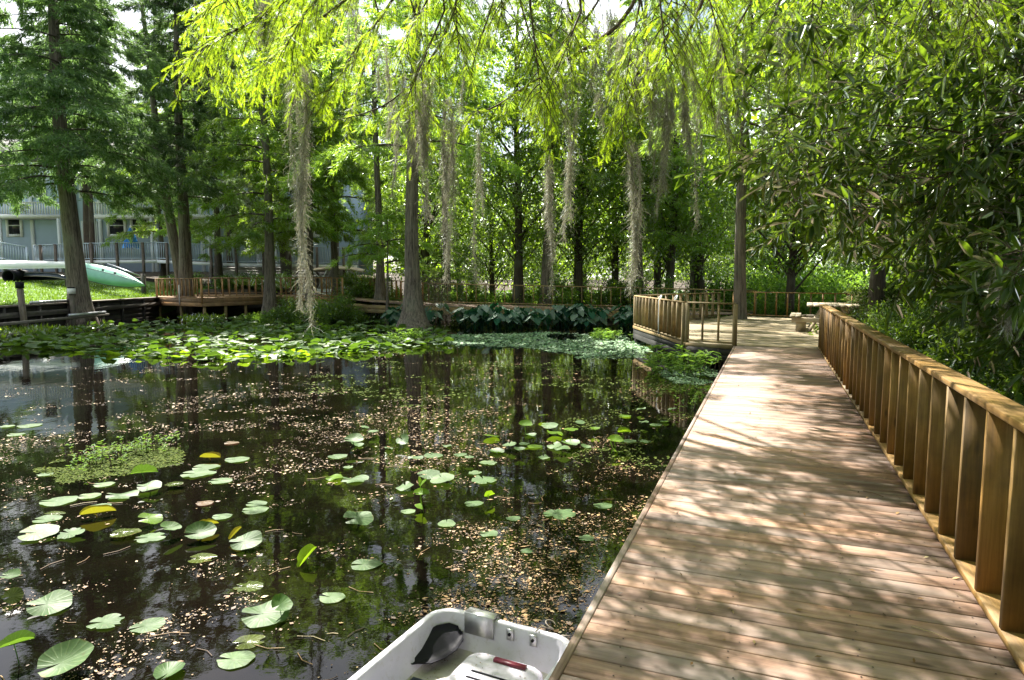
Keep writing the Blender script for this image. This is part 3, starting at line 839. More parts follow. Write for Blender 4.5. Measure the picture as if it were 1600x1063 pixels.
# closed blue umbrella on the raised walkway, with chairs beside it
um = empty('umbrella', W(210, 51.5, 3.3), 'closed blue sun umbrella on the raised walkway', 'umbrella')
o = np.array(um.location)
MB().tube([o, o + np.array([0, 0, 2.75])], .03, 8).build('pole', M['white'], um)
V, F = [], []
for i, (z, rr_) in enumerate(((1.0, .62), (1.5, .48), (2.1, .27), (2.6, .04))):
    V += [o + np.array([rr_ * (1 if j % 2 else .55) * math.cos(j * math.pi / 8), rr_ * (1 if j % 2 else .55) * math.sin(j * math.pi / 8), z + (.12 if j % 2 == 0 and i == 0 else 0)]) for j in range(16)]
F = [(i*16+j, i*16+(j+1) % 16, (i+1)*16+(j+1) % 16, (i+1)*16+j) for i in range(3) for j in range(16)]
MB().add(V, F).build('canopy', M['blue_cloth'], um)

# pontoon boats with tan canopies behind the bend
def pontoon(u, y, z, L, label, yaw=R(8)):
    r_ = empty('pontoon_boat', W(u, y, z - 2.0), label, 'boat', 'pontoon boats behind the railings')
    o = np.array(r_.location); ax = np.array([math.cos(yaw), math.sin(yaw), 0]); sd = np.array([-math.sin(yaw), math.cos(yaw), 0])
    V = [o + ax*L*s + sd*1.1*q + np.array([0, 0, 2.05 + .22*(1-s*s*4*.9) - .18*q*q]) for s in np.linspace(-.5, .5, 11) for q in np.linspace(-1, 1, 7)]
    F = [(i*7+j, i*7+j+1, (i+1)*7+j+1, (i+1)*7+j) for i in range(10) for j in range(6)]
    me = MB().add(V, F).build('canopy', M['tan_cloth'], r_, True)
    so = me.modifiers.new('thickness', 'SOLIDIFY'); so.thickness = .06
    for q in (-1, 1):
        for s, s2 in ((-.42, 0), (.42, 0), (-.15, -.35), (.2, .38)):
            MB().tube([o + ax*L*s2 + sd*q*1.08 + np.array([0, 0, .55]), o + ax*L*s + sd*q*1.08 + np.array([0, 0, 2.06])], .035, 6).build('strut', M['white'], r_)
        MB().tube([o - ax*L*.8 + sd*q*.8 + np.array([0, 0, -.1]), o + ax*L*.8 + sd*q*.8 + np.array([0, 0, -.1])], .3, 12).build('pontoon', M['alu'], r_, True)
    MB().box(o + np.array([0, 0, .2]), ax*L*.8, sd*1.2, (0, 0, .05)).build('deck', M['platform'], r_)
    for q in (-1, 1): MB().box(o + sd*q*1.15 + np.array([0, 0, .52]), ax*L*.75, sd*.03, (0, 0, .26)).build('side_panel', M['white'], r_)
pontoon(528, 45.5, 2.55, 3.6, 'pontoon boat with a tan canopy behind the bushes, the taller of the two')
pontoon(568, 42.0, 1.95, 2.6, 'pontoon boat with a lower tan canopy behind the bend of the railing', R(-14))

# ------------------------------------------------------------------ trees
def wave_noise(P, scale, seed, k=7):
    g = np.random.default_rng(seed)
    o = np.zeros(len(P))
    for i in range(k):
        d = unit(g.normal(size=P.shape[1])); f = scale * 1.45 ** i
        o += np.sin(P @ d * f + g.uniform(0, 7)) * (.85 ** i)
    return o / 2.2
def leaf_mesh(name, V, F, t, mat): return mesh(name, V, F, M[mat], {'tint': t})

def cypress_crown(seed, H, z0, Rm, nb, per, mat, top=.75, ln=(.16, .33), up=.16):
    g = np.random.default_rng(seed)
    LV, LD_, LS, LT = [], [], [], []
    limbs = MB()
    for i in range(nb):
        f = (i + g.random()) / nb
        z = z0 + (H - z0) * f ** .92
        az = i * 2.4 + g.uniform(-.5, .5)
        L = Rm * (1 - top * f) * g.uniform(.6, 1.12)
        o = np.array([math.cos(az), math.sin(az), 0]); sd = np.array([-o[1], o[0], 0])
        bend = g.uniform(-.25, .25)
        def P(s):
            s = np.asarray(s)[..., None]
            return np.array([0, 0, z]) + o * L * s + sd * L * bend * s ** 2 + np.array([0, 0, L]) * (up * s - .42 * s ** 2)
        limbs.tube(P(np.linspace(0, 1, 6)), .045 * (1.2 - f) * (1.05 - np.linspace(0, 1, 6)), 4, False)
        n = int(per * (L / Rm) ** 1.3) + 20
        nt_ = max(4, int(L * 4.5))                         # side twigs
        st = g.uniform(.12, 1.0, nt_); sg = np.where(g.random(nt_) < .5, -1, 1)
        wd = L * .34 * np.sin(np.clip(st * .9 + .1, 0, 1) * math.pi * .93) ** .7 * g.uniform(.5, 1.1, nt_) + .12
        dz_ = g.uniform(-.55, .15, nt_)
        k = g.integers(0, nt_, n); q = g.random(n) ** .8
        pos = P(st[k]) + sd * (sg[k] * wd[k] * q)[:, None] + o * (wd[k] * q * .45)[:, None]
        pos[:, 2] += dz_[k] * wd[k] * q - .18 * q ** 2 * wd[k]
        pos += g.normal(size=(n, 3)) * np.array([.06, .06, .05])
        dr = o * .55 + sd * (sg[k] * .55)[:, None] + g.normal(size=(n, 3)) * .45; dr[:, 2] -= .45
        LV.append(pos); LD_.append(dr)
        LS.append(g.uniform(*ln, n)); LT.append(np.clip(g.random(n) * .7 + g.normal(.15, .15), 0, 1))
    P_, d_, s_, t_ = (np.concatenate(q) for q in (LV, LD_, LS, LT))
    upv = np.array([0, 0, 1.0]) + g.normal(size=P_.shape) * .5
    Mx = frames(d_, upv)
    V, F, t = scatter(BLADE, BLADE_F, P_, Mx, np.stack([s_, s_ * .16, s_], 1), t_)
    return leaf_mesh('crown', V, F, t, mat), limbs

def broad_crown(seed, z0, H, Rm, ncl, per, mat, lf=(.09, .16), wr=.5, sig=.42):
    g = np.random.default_rng(seed)
    limbs = MB()
    c = []
    while len(c) < ncl:
        q = g.uniform(-1, 1, 3)
        r = np.linalg.norm(q)
        if r < 1 and r > .25 and g.random() < .25 + .75 * r: c.append(q)
    c = np.array(c) * np.array([Rm, Rm, (H - z0) / 2]) + np.array([0, 0, (H + z0) / 2])
    for i in range(0, ncl, 3):
        e = c[i]; b = np.array([0, 0, max(z0 * .5, e[2] - np.linalg.norm(e[:2]) * .9 - .3)])
        mid = (b + e) / 2 + np.array([0, 0, .1 * np.linalg.norm(e[:2])])
        limbs.tube([b, mid, e], [.05, .03, .01], 4, False)
    sg = g.uniform(.6, 1.3, ncl) * sig
    k = g.integers(0, ncl, ncl * per)
    pos = c[k] + g.normal(size=(len(k), 3)) * (sg[k][:, None]) * np.array([1, 1, .6])
    dr = unit(pos - c[k]) * .6 + g.normal(size=pos.shape) * .7; dr[:, 2] -= .35
    up = np.array([0, 0, 1.0]) + g.normal(size=pos.shape) * .55
    s_ = g.uniform(*lf, len(k))
    t_ = np.clip(g.random(ncl)[k] * .5 + g.random(len(k)) * .5, 0, 1)
    V, F, t = scatter(LEAF, LEAF_F, pos, frames(dr, up), np.stack([s_, s_ * wr, s_], 1), t_)
    return leaf_mesh('crown', V, F, t, mat), limbs

def trunk_mb(H, r0, flare=1.6, seed=0, wob=.12, k=14, mb=None, off=(0, 0), fh=1.3, z0=-.7, lean=(0, 0)):
    g = np.random.default_rng(seed)
    z = np.concatenate([[z0, 0, .25, .55, .9, 1.4, 2.2, 3.4], np.linspace(4.6, H, 9)])
    a, b = g.uniform(0, 6, 2)
    P = np.stack([off[0] + wob * np.sin(z * .33 + a) - wob * math.sin(a) + lean[0] * z / H, off[1] + wob * np.sin(z * .27 + b) - wob * math.sin(b) + lean[1] * z / H, z], 1)
    r = r0 * (1 - .78 * np.clip(z / H, 0, 1)) * (1 + (flare - 1) * np.exp(-np.clip(z, 0, 99) / fh * 1.6))
    fl = .06 + .16 * np.exp(-np.clip(z, 0, 99) / fh * 1.2)
    return (mb or MB()).tube(P, r, k, True, None, fl)

CR = {}
CR['A'] = cypress_crown(1, 20, 5.0, 5.2, 84, 3000, 'cyp_shade', .6)
CR['B'] = cypress_crown(2, 19, 5.0, 4.6, 70, 2500, 'cyp_shade', .6)
CR['C'] = cypress_crown(3, 19, 4.2, 4.0, 56, 1600, 'cyp', .62)
CR['D'] = cypress_crown(4, 20, 7.0, 4.6, 44, 1500, 'cyp', .6)
CR['F'] = broad_crown(6, 3.0, 16, 4.2, 140, 90, 'broad', (.15, .28))
CR['G'] = broad_crown(7, 1.6, 11, 3.2, 120, 90, 'broad', (.13, .24))
LM = {}
def limb_mesh(k):
    if k not in LM:
        mb = CR[k][1]; LM[k] = mesh('limbs', np.concatenate(mb.V), mb.F, M['bark_dark'], {'gv': np.concatenate(mb.g), 'tint': np.concatenate(mb.t)})
    return LM[k]
def tree(name, label, base, crown, H, r0, lean=(0, 0), rz=0.0, csc=(1, 1, 1), flare=1.7, bark='bark', group=None, cat='tree', seed=None, cz=0.0, extra=None, fh=1.3, wob=.12):
    root = empty(name, base, label, cat, group)
    root.rotation_euler = (math.atan(-lean[1]), math.atan(lean[0]), 0)
    seed = seed if seed is not None else random.randrange(9999)
    mb = trunk_mb(H, r0, flare, seed, wob, fh=fh)
    me = mesh('trunk', np.concatenate(mb.V), mb.F, M[bark], {'gv': np.concatenate(mb.g), 'tint': np.concatenate(mb.t)}, True)
    link('trunk', me, root)
    if extra:
        mb = trunk_mb(H, r0 * .85, flare * .8, seed + 5, wob, off=extra[:2], lean=extra[2:], fh=fh)
        link('trunk', mesh('trunk', np.concatenate(mb.V), mb.F, M[bark], {'gv': np.concatenate(mb.g), 'tint': np.concatenate(mb.t)}, True), root)
    if crown:
        link('limbs', limb_mesh(crown), root, (0, 0, cz), (0, 0, rz), csc)
        link('crown', CR[crown][0], root, (0, 0, cz), (0, 0, rz), csc)
    return root
def at(u, y, z=-.02): q = D(u, 480, y); return (q[0], y, z)

# trees one can tell apart on the near shore and the far bank
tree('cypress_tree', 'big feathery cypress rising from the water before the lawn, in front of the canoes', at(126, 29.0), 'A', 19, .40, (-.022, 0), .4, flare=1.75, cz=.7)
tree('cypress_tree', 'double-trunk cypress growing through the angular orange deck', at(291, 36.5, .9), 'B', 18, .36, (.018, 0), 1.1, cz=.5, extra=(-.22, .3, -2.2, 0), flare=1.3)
tree('cypress_tree', 'slender feathery cypress at the end of the orange deck, left of the longest moss strand', at(421, 33.3, .0), 'C', 18, .26, (-.004, 0), 2.0, flare=2.0)
tree('cypress_tree', 'thin dark cypress half hidden behind the longest hanging moss strand', at(484, 36.2, .3), 'C', 18, .20, (.0, 0), 4.1, (.8, .8, 1))
tree('cypress_tree', 'thin cypress rising behind the dark bushes, before the tan boat canopies', at(527, 37.6, .3), 'C', 19, .22, (.0, 0), .3, (.9, .9, 1.05))
tree('cypress_tree', 'slim cypress standing through the planks of the far walkway bend', at(594, 33.6, .8), 'D', 18, .20, (.008, 0), 1.9, flare=1.9)
tree('cypress_tree', 'stout pale-barked cypress with a flared fluted base standing in the pond', at(646, 27.4), 'D', 20, .33, (.015, 0), 3.3, (1.0, 1.0, 1), flare=2.4, fh=1.2)
tree('cypress_tree', 'dark trunk close behind the stout flared cypress', at(701, 36.5, .3), 'D', 18, .19, (0, 0), 5.0)
tree('cypress_tree', 'dark-trunked tree behind the thin walkway railing, right of the flared cypress', at(808, 36.0, .3), 'F', 16, .25, (.01, 0), .5, bark='bark_dark')
tree('cypress_tree', 'straight grey trunk behind the railing with a moss strand hanging beside it', at(853, 35.0, .3), 'D', 19, .28, (.0, 0), 2.5)
tree('cypress_tree', 'dark straight trunk left of the bright gap over the far lake', at(904, 37.5, .3), 'F', 17, .27, (.0, 0), 3.5, bark='bark_dark')
tree('cypress_tree', 'grey trunk behind the pond corner of the platform railing', at(999, 36.5, .3), 'C', 19, .27, (.0, 0), 5.5)
tree('cypress_tree', 'dark trunk behind the ladder on the platform', at(1043, 38.5, .3), 'F', 16, .25, (.01, 0), 1.5, bark='bark_dark')
tree('cypress_tree', 'broad dark trunk between the ladder and the platform tree', at(1092, 40.5, .3), 'G', 14, .3, (.0, 0), 2.9, bark='bark_dark')
tree('cypress_tree', 'grey-brown trunk growing through the back of the platform', at(1157, 25.4, .0), 'D', 18, .23, (.003, 0), .9, flare=1.25, cz=.5)

# a young cypress whose low plate of foliage catches the sun
CR['Y'] = cypress_crown(21, 5.2, 2.6, 2.6, 12, 1300, 'cyp', .55, (.12, .24), .30)
tree('young_cypress', 'young cypress with a bright sunlit plate of foliage at the walkway bend', at(604, 30.7, 0), 'Y', 5.0, .07, (0, 0), .6, (1, 1, 1), 1.4)
CR['V'] = cypress_crown(22, 4.6, 1.4, 1.9, 14, 800, 'cyp', .6, (.12, .24), .25)
tree('young_cypress', 'small young cypress behind the railing, right of the sunlit plate of foliage', at(690, 38, .3), 'V', 4.6, .06, (0, 0), .6, (1, 1, 1), 1.4)

# rows further back, which close the view
def row(name, label, group, pts, crowns, cat='tree', big=1.0, **kw):
    for x, y in pts:
        k = random.choice(crowns); s = random.uniform(.85, 1.2) * big
        z = float(ground_z(x, y))
        tree(name, label, (x, y, z - .05), k, random.uniform(15, 18) * s, random.uniform(.18, .3) * s, (random.uniform(-.02, .02), 0), random.uniform(0, 6), (s, s, s), bark='bark_dark', group=group, cat=cat, **kw)
row('thicket_tree', 'dark leafy tree in the thicket between the far walkway and the lake behind', 'trees in the thicket behind the far walkway',
    [(-5.4, 42), (-1.2, 43), (2.4, 43.5), (6.6, 43), (9.8, 44.5)], ['G', 'G', 'F', 'C', 'G'])
row('tall_tree', 'tall tree standing between the canoe lawn and the blue building', 'trees in front of the blue building',
    [(-39, 47), (-33.5, 53.5), (-17.5, 52), (-13.2, 50), (-21, 50), (-15.5, 46)], ['D', 'D', 'B'], cz=1.6)
row('tall_tree', 'tall tree standing between the canoe lawn and the blue building', 'trees in front of the blue building', [(-34, 54), (-26, 53.5), (-43, 51)], ['B'], cz=3.6)
row('tall_tree', 'tall tree standing between the canoe lawn and the blue building', 'trees in front of the blue building', [(-20, 45.5), (-15.2, 42.5), (-25.5, 49)], ['C'], cz=-.4)
row('tall_tree', 'tall tree rising behind the blue building', 'trees behind the blue building',
    [(-66, 76), (-60, 74), (-54, 76), (-49, 72.5), (-43, 75), (-38, 77), (-32, 73), (-27, 78), (-22, 73.5), (-17, 73), (-11, 70), (-6, 76)], ['F', 'B', 'F', 'A'], big=1.15)
row('lake_tree', 'tree standing along the shore of the lake behind the walkway', 'trees along the lake shore behind',
    [(-9, 64), (-4, 70), (17, 62), (24, 57), (30, 50), (22, 72), (33, 66), (38, 58), (27, 42), (33, 36), (23, 34), (19.5, 49), (2, 60), (7, 64), (11.5, 59), (15, 55)], ['F', 'B', 'G', 'F', 'G'])

# far-off wood beyond the lake
vs, fs, ts, n_ = [], [], [], 0
g = np.random.default_rng(77)
cv = g.uniform(-1, 1, (900, 3))
cx = g.uniform(-150, 170, 900); cyy = 118 + g.uniform(0, 26, 900) - 6 * np.sin(cx * .1)
ch = .6 + g.random(900) ** 1.5 * 18
k = g.integers(0, 900, 120000)
pos = np.stack([cx[k], cyy[k], ch[k] + 1], 1) + g.normal(size=(120000, 3)) * np.array([2.6, 2.0, 1.5])
s_ = g.uniform(.45, .9, 120000)
V, F, t = scatter(LEAF, LEAF_F, pos, frames(g.normal(size=pos.shape), g.normal(size=pos.shape)), np.stack([s_, s_ * .6, s_], 1), np.clip(g.random(900)[k] * .6 + g.random(120000) * .4, 0, 1))
tag(link('far_wood', leaf_mesh('far_wood', V, F, t, 'broad')), 'distant wood on the shore beyond the lake', 'wood', kind='stuff')

# ------------------------------------------------------------------ bushes and undergrowth
def shrub(seed, Rm, H, n, mat, lf, wr=.42, sig=.16, ncl=60):
    g = np.random.default_rng(seed)
    c = g.normal(size=(ncl, 3)); c = unit(c) * g.random((ncl, 1)) ** .4
    c[:, 2] = np.abs(c[:, 2])
    c = c * np.array([Rm, Rm, H]) 
    k = g.integers(0, ncl, n)
    pos = c[k] + g.normal(size=(n, 3)) * sig * g.uniform(.5, 1.5, ncl)[k][:, None]
    pos[:, 2] = np.abs(pos[:, 2])
    dr = unit(pos * np.array([1, 1, .6])) * .5 + g.normal(size=pos.shape) * .6; dr[:, 2] -= .1
    s_ = g.uniform(*lf, n)
    V, F, t = scatter(LEAF, LEAF_F, pos, frames(dr, np.array([0, 0, 1.0]) + g.normal(size=pos.shape) * .45), np.stack([s_, s_ * wr, s_], 1), np.clip(g.random(ncl)[k] * .5 + g.random(n) * .5, 0, 1))
    st = MB()
    for i in range(0, ncl, 2):
        e = c[i]; b = e * np.array([.08, .08, 0]); st.tube([b - np.array([0, 0, .3]), (b + e) / 2 + np.array([0, 0, .12 * H]), e], [.018, .013, .005], 4, False)
    ms = mesh('stems', np.concatenate(st.V), st.F, M['twig'], {'gv': np.concatenate(st.g), 'tint': np.concatenate(st.t)})
    return leaf_mesh('leaves', V, F, t, mat), ms
SH = {'a': shrub(31, 1.2, 1.7, 3600, 'broad', (.10, .18)), 'b': shrub(32, 1.3, 1.2, 3400, 'shrub', (.09, .16)), 'c': shrub(33, .9, 2.3, 3400, 'broad', (.10, .18)),
      'n': shrub(34, 1.0, 1.5, 5200, 'laurel', (.07, .13), .36, .15, 90), 'm': shrub(35, .9, 1.2, 5200, 'laurel', (.065, .12), .40, .13, 90), 'l': shrub(36, 1.1, .5, 2600, 'shrub', (.07, .14), .35, .12, 50)}
def put_shrub(k, loc, s, label, group, name='bush', cat='bush'):
    root = empty(name, loc, label, cat, group)
    s = (s * random.uniform(.9, 1.1), s * random.uniform(.9, 1.1), s * random.uniform(.85, 1.15)); rz = random.uniform(0, 6.3)
    link('stems', SH[k][1], root, (0, 0, 0), (0, 0, rz), s); link('leaves', SH[k][0], root, (0, 0, 0), (0, 0, rz), s)
    return root
for i in range(26):
    x = -9 + 22 * (i + random.random()) / 26; y = random.uniform(34.8, 41)
    put_shrub(random.choice('abcc'), (x, y, float(ground_z(x, y)) - .05), random.uniform(.7, 1.3), 'dark green bush under the trees behind the far walkway railing', 'bushes behind the far walkway')
for u, y, k, s in ((455, 31.4, 'a', .75), (478, 31.0, 'b', .7), (505, 30.4, 'a', .8), (530, 30.2, 'a', .85), (545, 31.2, 'b', .7), (425, 32.2, 'l', .9), (390, 32.6, 'l', .7)):
    put_shrub(k, at(u, y, -.02), s, 'dark bush at the water edge between the orange deck and the walkway bend', 'bushes at the water edge before the decks')
for u, y, k, s in ((360, 42.5, 'b', .9), (395, 43, 'b', 1.0), (300, 42.5, 'b', .8), (440, 43, 'b', .9), (268, 43, 'b', .7)):
    put_shrub(k, at(u, y, 1.4), s, 'sunlit yellow-green bush behind the orange deck, before the clapboard wall', 'sunlit bushes behind the orange deck')
for u, y, k, s in ((1195, 30.5, 'b', 1.0), (1225, 31, 'b', 1.1), (1262, 30.5, 'b', 1.0), (1300, 29, 'b', 1.2), (1330, 28, 'b', 1.2), (1250, 34, 'b', 1.5), (1310, 33, 'b', 1.5), (1360, 27, 'b', 1.3), (1190, 36, 'b', 1.8), (1240, 38, 'b', 2.2), (1290, 37, 'b', 2.0), (1340, 35, 'b', 2.0), (1150, 40, 'b', 2.0), (1215, 44, 'b', 2.6), (1280, 46, 'b', 2.8), (1340, 42, 'b', 2.6)):
    put_shrub(k, at(u, y, -.1), s, 'bright green bush outside the railing at the back of the platform', 'bushes behind the platform')
for i in range(60):                           # the dark thicket along the boardwalk
    t = 1.6 + 22 * (i / 60) + random.uniform(-.3, .3); n = random.choice((1.9, 2.4, 3.0, 3.8, 4.8)) + random.uniform(-.15, .25)
    s = random.uniform(.65, .95) * (1.0 if n < 2.7 else 1.45)
    q = TN(t, n + (.35 if n < 2.5 else 0))
    put_shrub(random.choice('nnnm' if n < 3.3 else 'nnn'), (q[0], q[1], float(ground_z(q[0], q[1])) - .1), s, 'dark glossy bush in the thicket beyond the boardwalk railing', 'bushes along the boardwalk railing')
for (x, y), k, s in (((8.0, 9.5), 'G', .62), ((10.5, 14.5), 'G', .75), ((11.5, 19.5), 'F', .7), ((14.5, 24.5), 'F', .8), ((12, 8.5), 'F', .8), ((15.5, 16.5), 'F', .9), ((9.5, 17.5), 'F', 1.05), ((12.5, 30), 'F', 1.1), ((17, 28), 'F', 1.2), ((8.6, 12.0), 'F', .85), ((19, 20), 'F', 1.2), ((13.5, 12), 'F', 1.1)):
    tree('thicket_tree', 'leafy tree in the shady thicket outside the boardwalk railing', (x, y, float(ground_z(x, y)) - .05), k, 13 * s, .2, (0, 0), random.uniform(0, 6), (s, s, s), bark='bark_dark', group='trees in the thicket along the boardwalk')

# ferns in the thicket, arching fronds
def fern(seed):
    g = np.random.default_rng(seed); Ps, Ms, Ss = [], [], []
    for i in range(11):
        az = i * 2.4; o = np.array([math.cos(az), math.sin(az), 0]); sd = np.array([-o[1], o[0], 0]); L = g.uniform(.5, .8)
        for s in np.linspace(.12, 1, 20):
            p = o * L * s + np.array([0, 0, L * (1.0 * s - .75 * s * s)])
            for q in (-1, 1):
                Ps.append(p); Ms.append(o * .35 + sd * q + np.array([0, 0, -.15])); Ss.append(.16 * math.sin(math.pi * min(1, s * .85 + .12)) + .02)
    P_, d_, s_ = np.array(Ps), np.array(Ms), np.array(Ss)
    V, F, t = scatter(BLADE, BLADE_F, P_, frames(d_, np.array([0, 0, 1.0]) + 0 * d_), np.stack([s_, s_ * .28, s_], 1))
    return leaf_mesh('fern', V, F, t, 'shrub')
FN = [fern(1), fern(2)]
for i in range(26):
    t = 2.6 + 13 * i / 26; q = TN(t, 1.75 + random.uniform(-.1, .5))
    o = link('fern', random.choice(FN), None, (q[0], q[1], float(ground_z(q[0], q[1])) + random.uniform(.0, .25)), (0, 0, random.uniform(0, 6)), (1, 1, 1))
    o.scale = [random.uniform(.8, 1.3)] * 3
    tag(o, 'green fern beside the foot of the boardwalk railing', 'fern', 'ferns along the boardwalk railing')

# taro along the far walkway
def heart(seed):
    g = np.random.default_rng(seed); V, F = [], []; t = []
    for i in range(8):
        az = i * 2.4 + g.uniform(-.3, .3); o = np.array([math.cos(az), math.sin(az), 0]); sd = np.array([-o[1], o[0], 0]); h = g.uniform(.45, .95); rr_ = g.uniform(.12, .4)
        top = o * rr_ + np.array([0, 0, h]); L = g.uniform(.28, .44)
        dn = unit(o * 1.0 + np.array([0, 0, -g.uniform(.4, 1.3)])); n = len(V)
        prof = [(-.28, .16), (-.12, .40), (.2, .44), (.6, .26), (1.0, 0), (.6, -.26), (.2, -.44), (-.12, -.40), (-.28, -.16), (0, 0)]
        nz = np.cross(dn, sd)
        V += [top + dn * L * a + sd * L * b - nz * L * .10 * abs(b) for a, b in prof]
        F += [(n+9, n, n+1, n+2), (n+9, n+2, n+3, n+4), (n+9, n+4, n+5, n+6), (n+9, n+6, n+7, n+8)]
        t += [g.random()] * 10
        n = len(V); V += [o * .03 + sd*.012, o * .03 - sd*.012, top - sd*.008, top + sd*.008]; F.append((n, n+1, n+2, n+3)); t += [.3] * 4
    return mesh('taro_plant', np.array(V), np.array(F), M['taro'], {'tint': np.array(t)})
TA = [heart(i) for i in range(4)]
for i in range(74):
    u = random.uniform(735, 990) if i < 60 else random.uniform(590, 740); y = random.uniform(27.6, 30.4) if i < 60 else random.uniform(28.5, 30.3)
    o = link('taro_plant', random.choice(TA), None, at(u, y, -.06), (0, 0, random.uniform(0, 6)))
    o.scale = [random.uniform(.75, 1.15)] * 3
    tag(o, 'dark blue-green taro plant with heart-shaped leaves at the edge of the far walkway', 'plant', 'taro plants along the far walkway')
# palmettos behind the orange deck
def palmetto(seed):
    g = np.random.default_rng(seed); P_, d_, s_ = [], [], []
    for i in range(9):
        az = i * 2.4; o = np.array([math.cos(az), math.sin(az), 0]); e = o * g.uniform(.25, .55) + np.array([0, 0, g.uniform(.5, 1.0)])
        sd = np.array([-o[1], o[0], 0]); upd = unit(o * .7 + np.array([0, 0, .7]))
        for a in np.linspace(-1.3, 1.3, 15):
            P_.append(e); d_.append(upd * math.cos(a) + sd * math.sin(a)); s_.append(.5 * (1 - .12 * abs(a)))
    P_, d_, s_ = np.array(P_), np.array(d_), np.array(s_)
    V, F, t = scatter(BLADE, BLADE_F, P_, frames(d_, g.normal(size=P_.shape)), np.stack([s_, s_ * .07, s_], 1))
    return leaf_mesh('palmetto', V, F, t, 'palm')
pm = palmetto(3)
for u, y, s in ((432, 38.6, 1.1), (446, 38.2, .9), (385, 39.5, 1.1), (268, 42, 1.0), (410, 40, 1.1)):
    o = link('palmetto', pm, None, at(u, y, 1.0), (0, 0, random.uniform(0, 6)), (s, s, s)); tag(o, 'small fan-leaved palmetto on the orange deck edge', 'palm', 'palmettos by the orange deck')

# lawn grass
g = np.random.default_rng(5)
n = 42000
x = WALLX - .15 - g.random(n) ** 1.3 * 13; y = g.uniform(22, 44, n)
pos = np.stack([x, y, ground_z(x, y) - .01], 1)
d_ = g.normal(size=(n, 3)) * .45 + np.array([0, 0, 1]); s_ = g.uniform(.06, .17, n)
V, F, t = scatter(BLADE, BLADE_F, pos, frames(d_, g.normal(size=(n, 3))), np.stack([s_, s_ * .22, s_], 1))
tag(link('lawn_grass', leaf_mesh('lawn_grass', V, F, t, 'grass')), 'bright green lawn grass above the sea wall', 'grass', kind='stuff')
# weeds at the foot of the sea wall and along the far bank
n = 16000
x = np.concatenate([g.uniform(-19.1, -16.6, 7000), g.uniform(-16, 6, 9000)]); y = np.concatenate([g.uniform(19, 27.5, 7000), g.uniform(30.6, 33.2, 9000)])
kp = wave_noise(np.stack([x, y], 1), 1.2, 3) > .0
pos = np.stack([x, y, np.zeros(n)], 1)[kp]; n = len(pos)
pos[:, 2] = g.random(n) * .25
d_ = g.normal(size=(n, 3)) * .6 + np.array([0, 0, .7]); s_ = g.uniform(.10, .28, n)
V, F, t = scatter(BLADE, BLADE_F, pos, frames(d_, g.normal(size=(n, 3))), np.stack([s_, s_ * .3, s_], 1))
tag(link('shore_weeds', leaf_mesh('shore_weeds', V, F, t, 'broad')), 'low dark weeds along the foot of the sea wall and the far bank', 'weeds', kind='stuff')

row('sky_screen_tree', 'unseen broad leafy tree added to dim sky light around the near end of the boardwalk', 'unseen trees added around the near end of the boardwalk',
    [(-6, -9), (2, -11), (9, -7), (13, 1), (-14, -5), (-22, 2), (-28, 10), (6, -17), (-10, -18), (-3, -6.5), (-18, -12)], ['F'], big=1.35)  # trees added out of view to screen sky light from the scene

# ------------------------------------------------------------------ lily pads
def pad_mat(name, stops, trans, rough=.33, tw=.3):
    m, nt, out = new_mat(name)
    oi = nt.nodes.new('ShaderNodeObjectInfo'); gv = attr(nt, 'gv', 'Vector'); pos = geo_pos(nt)
    c = ramp(nt, mathn(nt, 'ADD', mathn(nt, 'MULTIPLY', oi.outputs['Random'], .7), mathn(nt, 'MULTIPLY', attr(nt, 'tint'), .3)), stops)
    sep = nt.nodes.new('ShaderNodeSeparateXYZ'); nt.links.new(gv, sep.inputs[0])
    vein = mathn(nt, 'POWER', mathn(nt, 'ABSOLUTE', mathn(nt, 'COSINE', mathn(nt, 'MULTIPLY', sep.outputs[0], 9.0), 0.0), 0.0), 14.0)
    c = mixc(nt, mathn(nt, 'MULTIPLY', vein, .35), c, mixc(nt, .5, c, (.42,.50,.26)))
    sp = ramp(nt, noise(nt, pos, 34, 5, .7), [(.60, (0,0,0)), (.70, (1,1,1))])
    c = mixc(nt, mathn(nt, 'MULTIPLY', sp, .7), c, (.10,.075,.03))
    rim = mathn(nt, 'ADD', sep.outputs[1], mathn(nt, 'MULTIPLY', mathn(nt, 'SUBTRACT', noise(nt, pos, 9, 4, .7), .5), 1.0))
    c = mixc(nt, ramp(nt, rim, [(.56, (0,0,0)), (.66, (.75,.75,.75))]), c, (.16,.11,.035))
    bl = ramp(nt, noise(nt, pos, 7, 3, .6), [(.4, (.72,.76,.70)), (.7, (1.12,1.1,1.05))])
    c = mixc(nt, 1.0, c, bl, 'MULTIPLY')
    p = N(nt, 'ShaderNodeBsdfPrincipled', Roughness=rough); nt.links.new(c, p.inputs['Base Color'])
    p.inputs['Specular IOR Level'].default_value = .28
    nt.links.new(bump(nt, mathn(nt, 'ADD', mathn(nt, 'MULTIPLY', vein, .5), noise(nt, pos, 22, 3)), .3, .006), p.inputs['Normal'])
    t = N(nt, 'ShaderNodeBsdfTranslucent'); t.inputs['Color'].default_value = (*trans, 1)
    ms = N(nt, 'ShaderNodeMixShader', Fac=tw)
    nt.links.new(p.outputs[0], ms.inputs[1]); nt.links.new(t.outputs[0], ms.inputs[2]); nt.links.new(ms.outputs[0], out.inputs['Surface'])
    return m
M['pad'] = pad_mat('lily_pad_green', [(0, (.044,.098,.026)), (.5, (.076,.145,.050)), (.85, (.118,.185,.080)), (1, (.14,.165,.03))], (.16,.30,.02), .5)
M['pad_dark'] = pad_mat('lily_pad_sunk', [(0, (.035,.055,.008)), (1, (.07,.085,.012))], (.08,.11,.01), .2, .2)
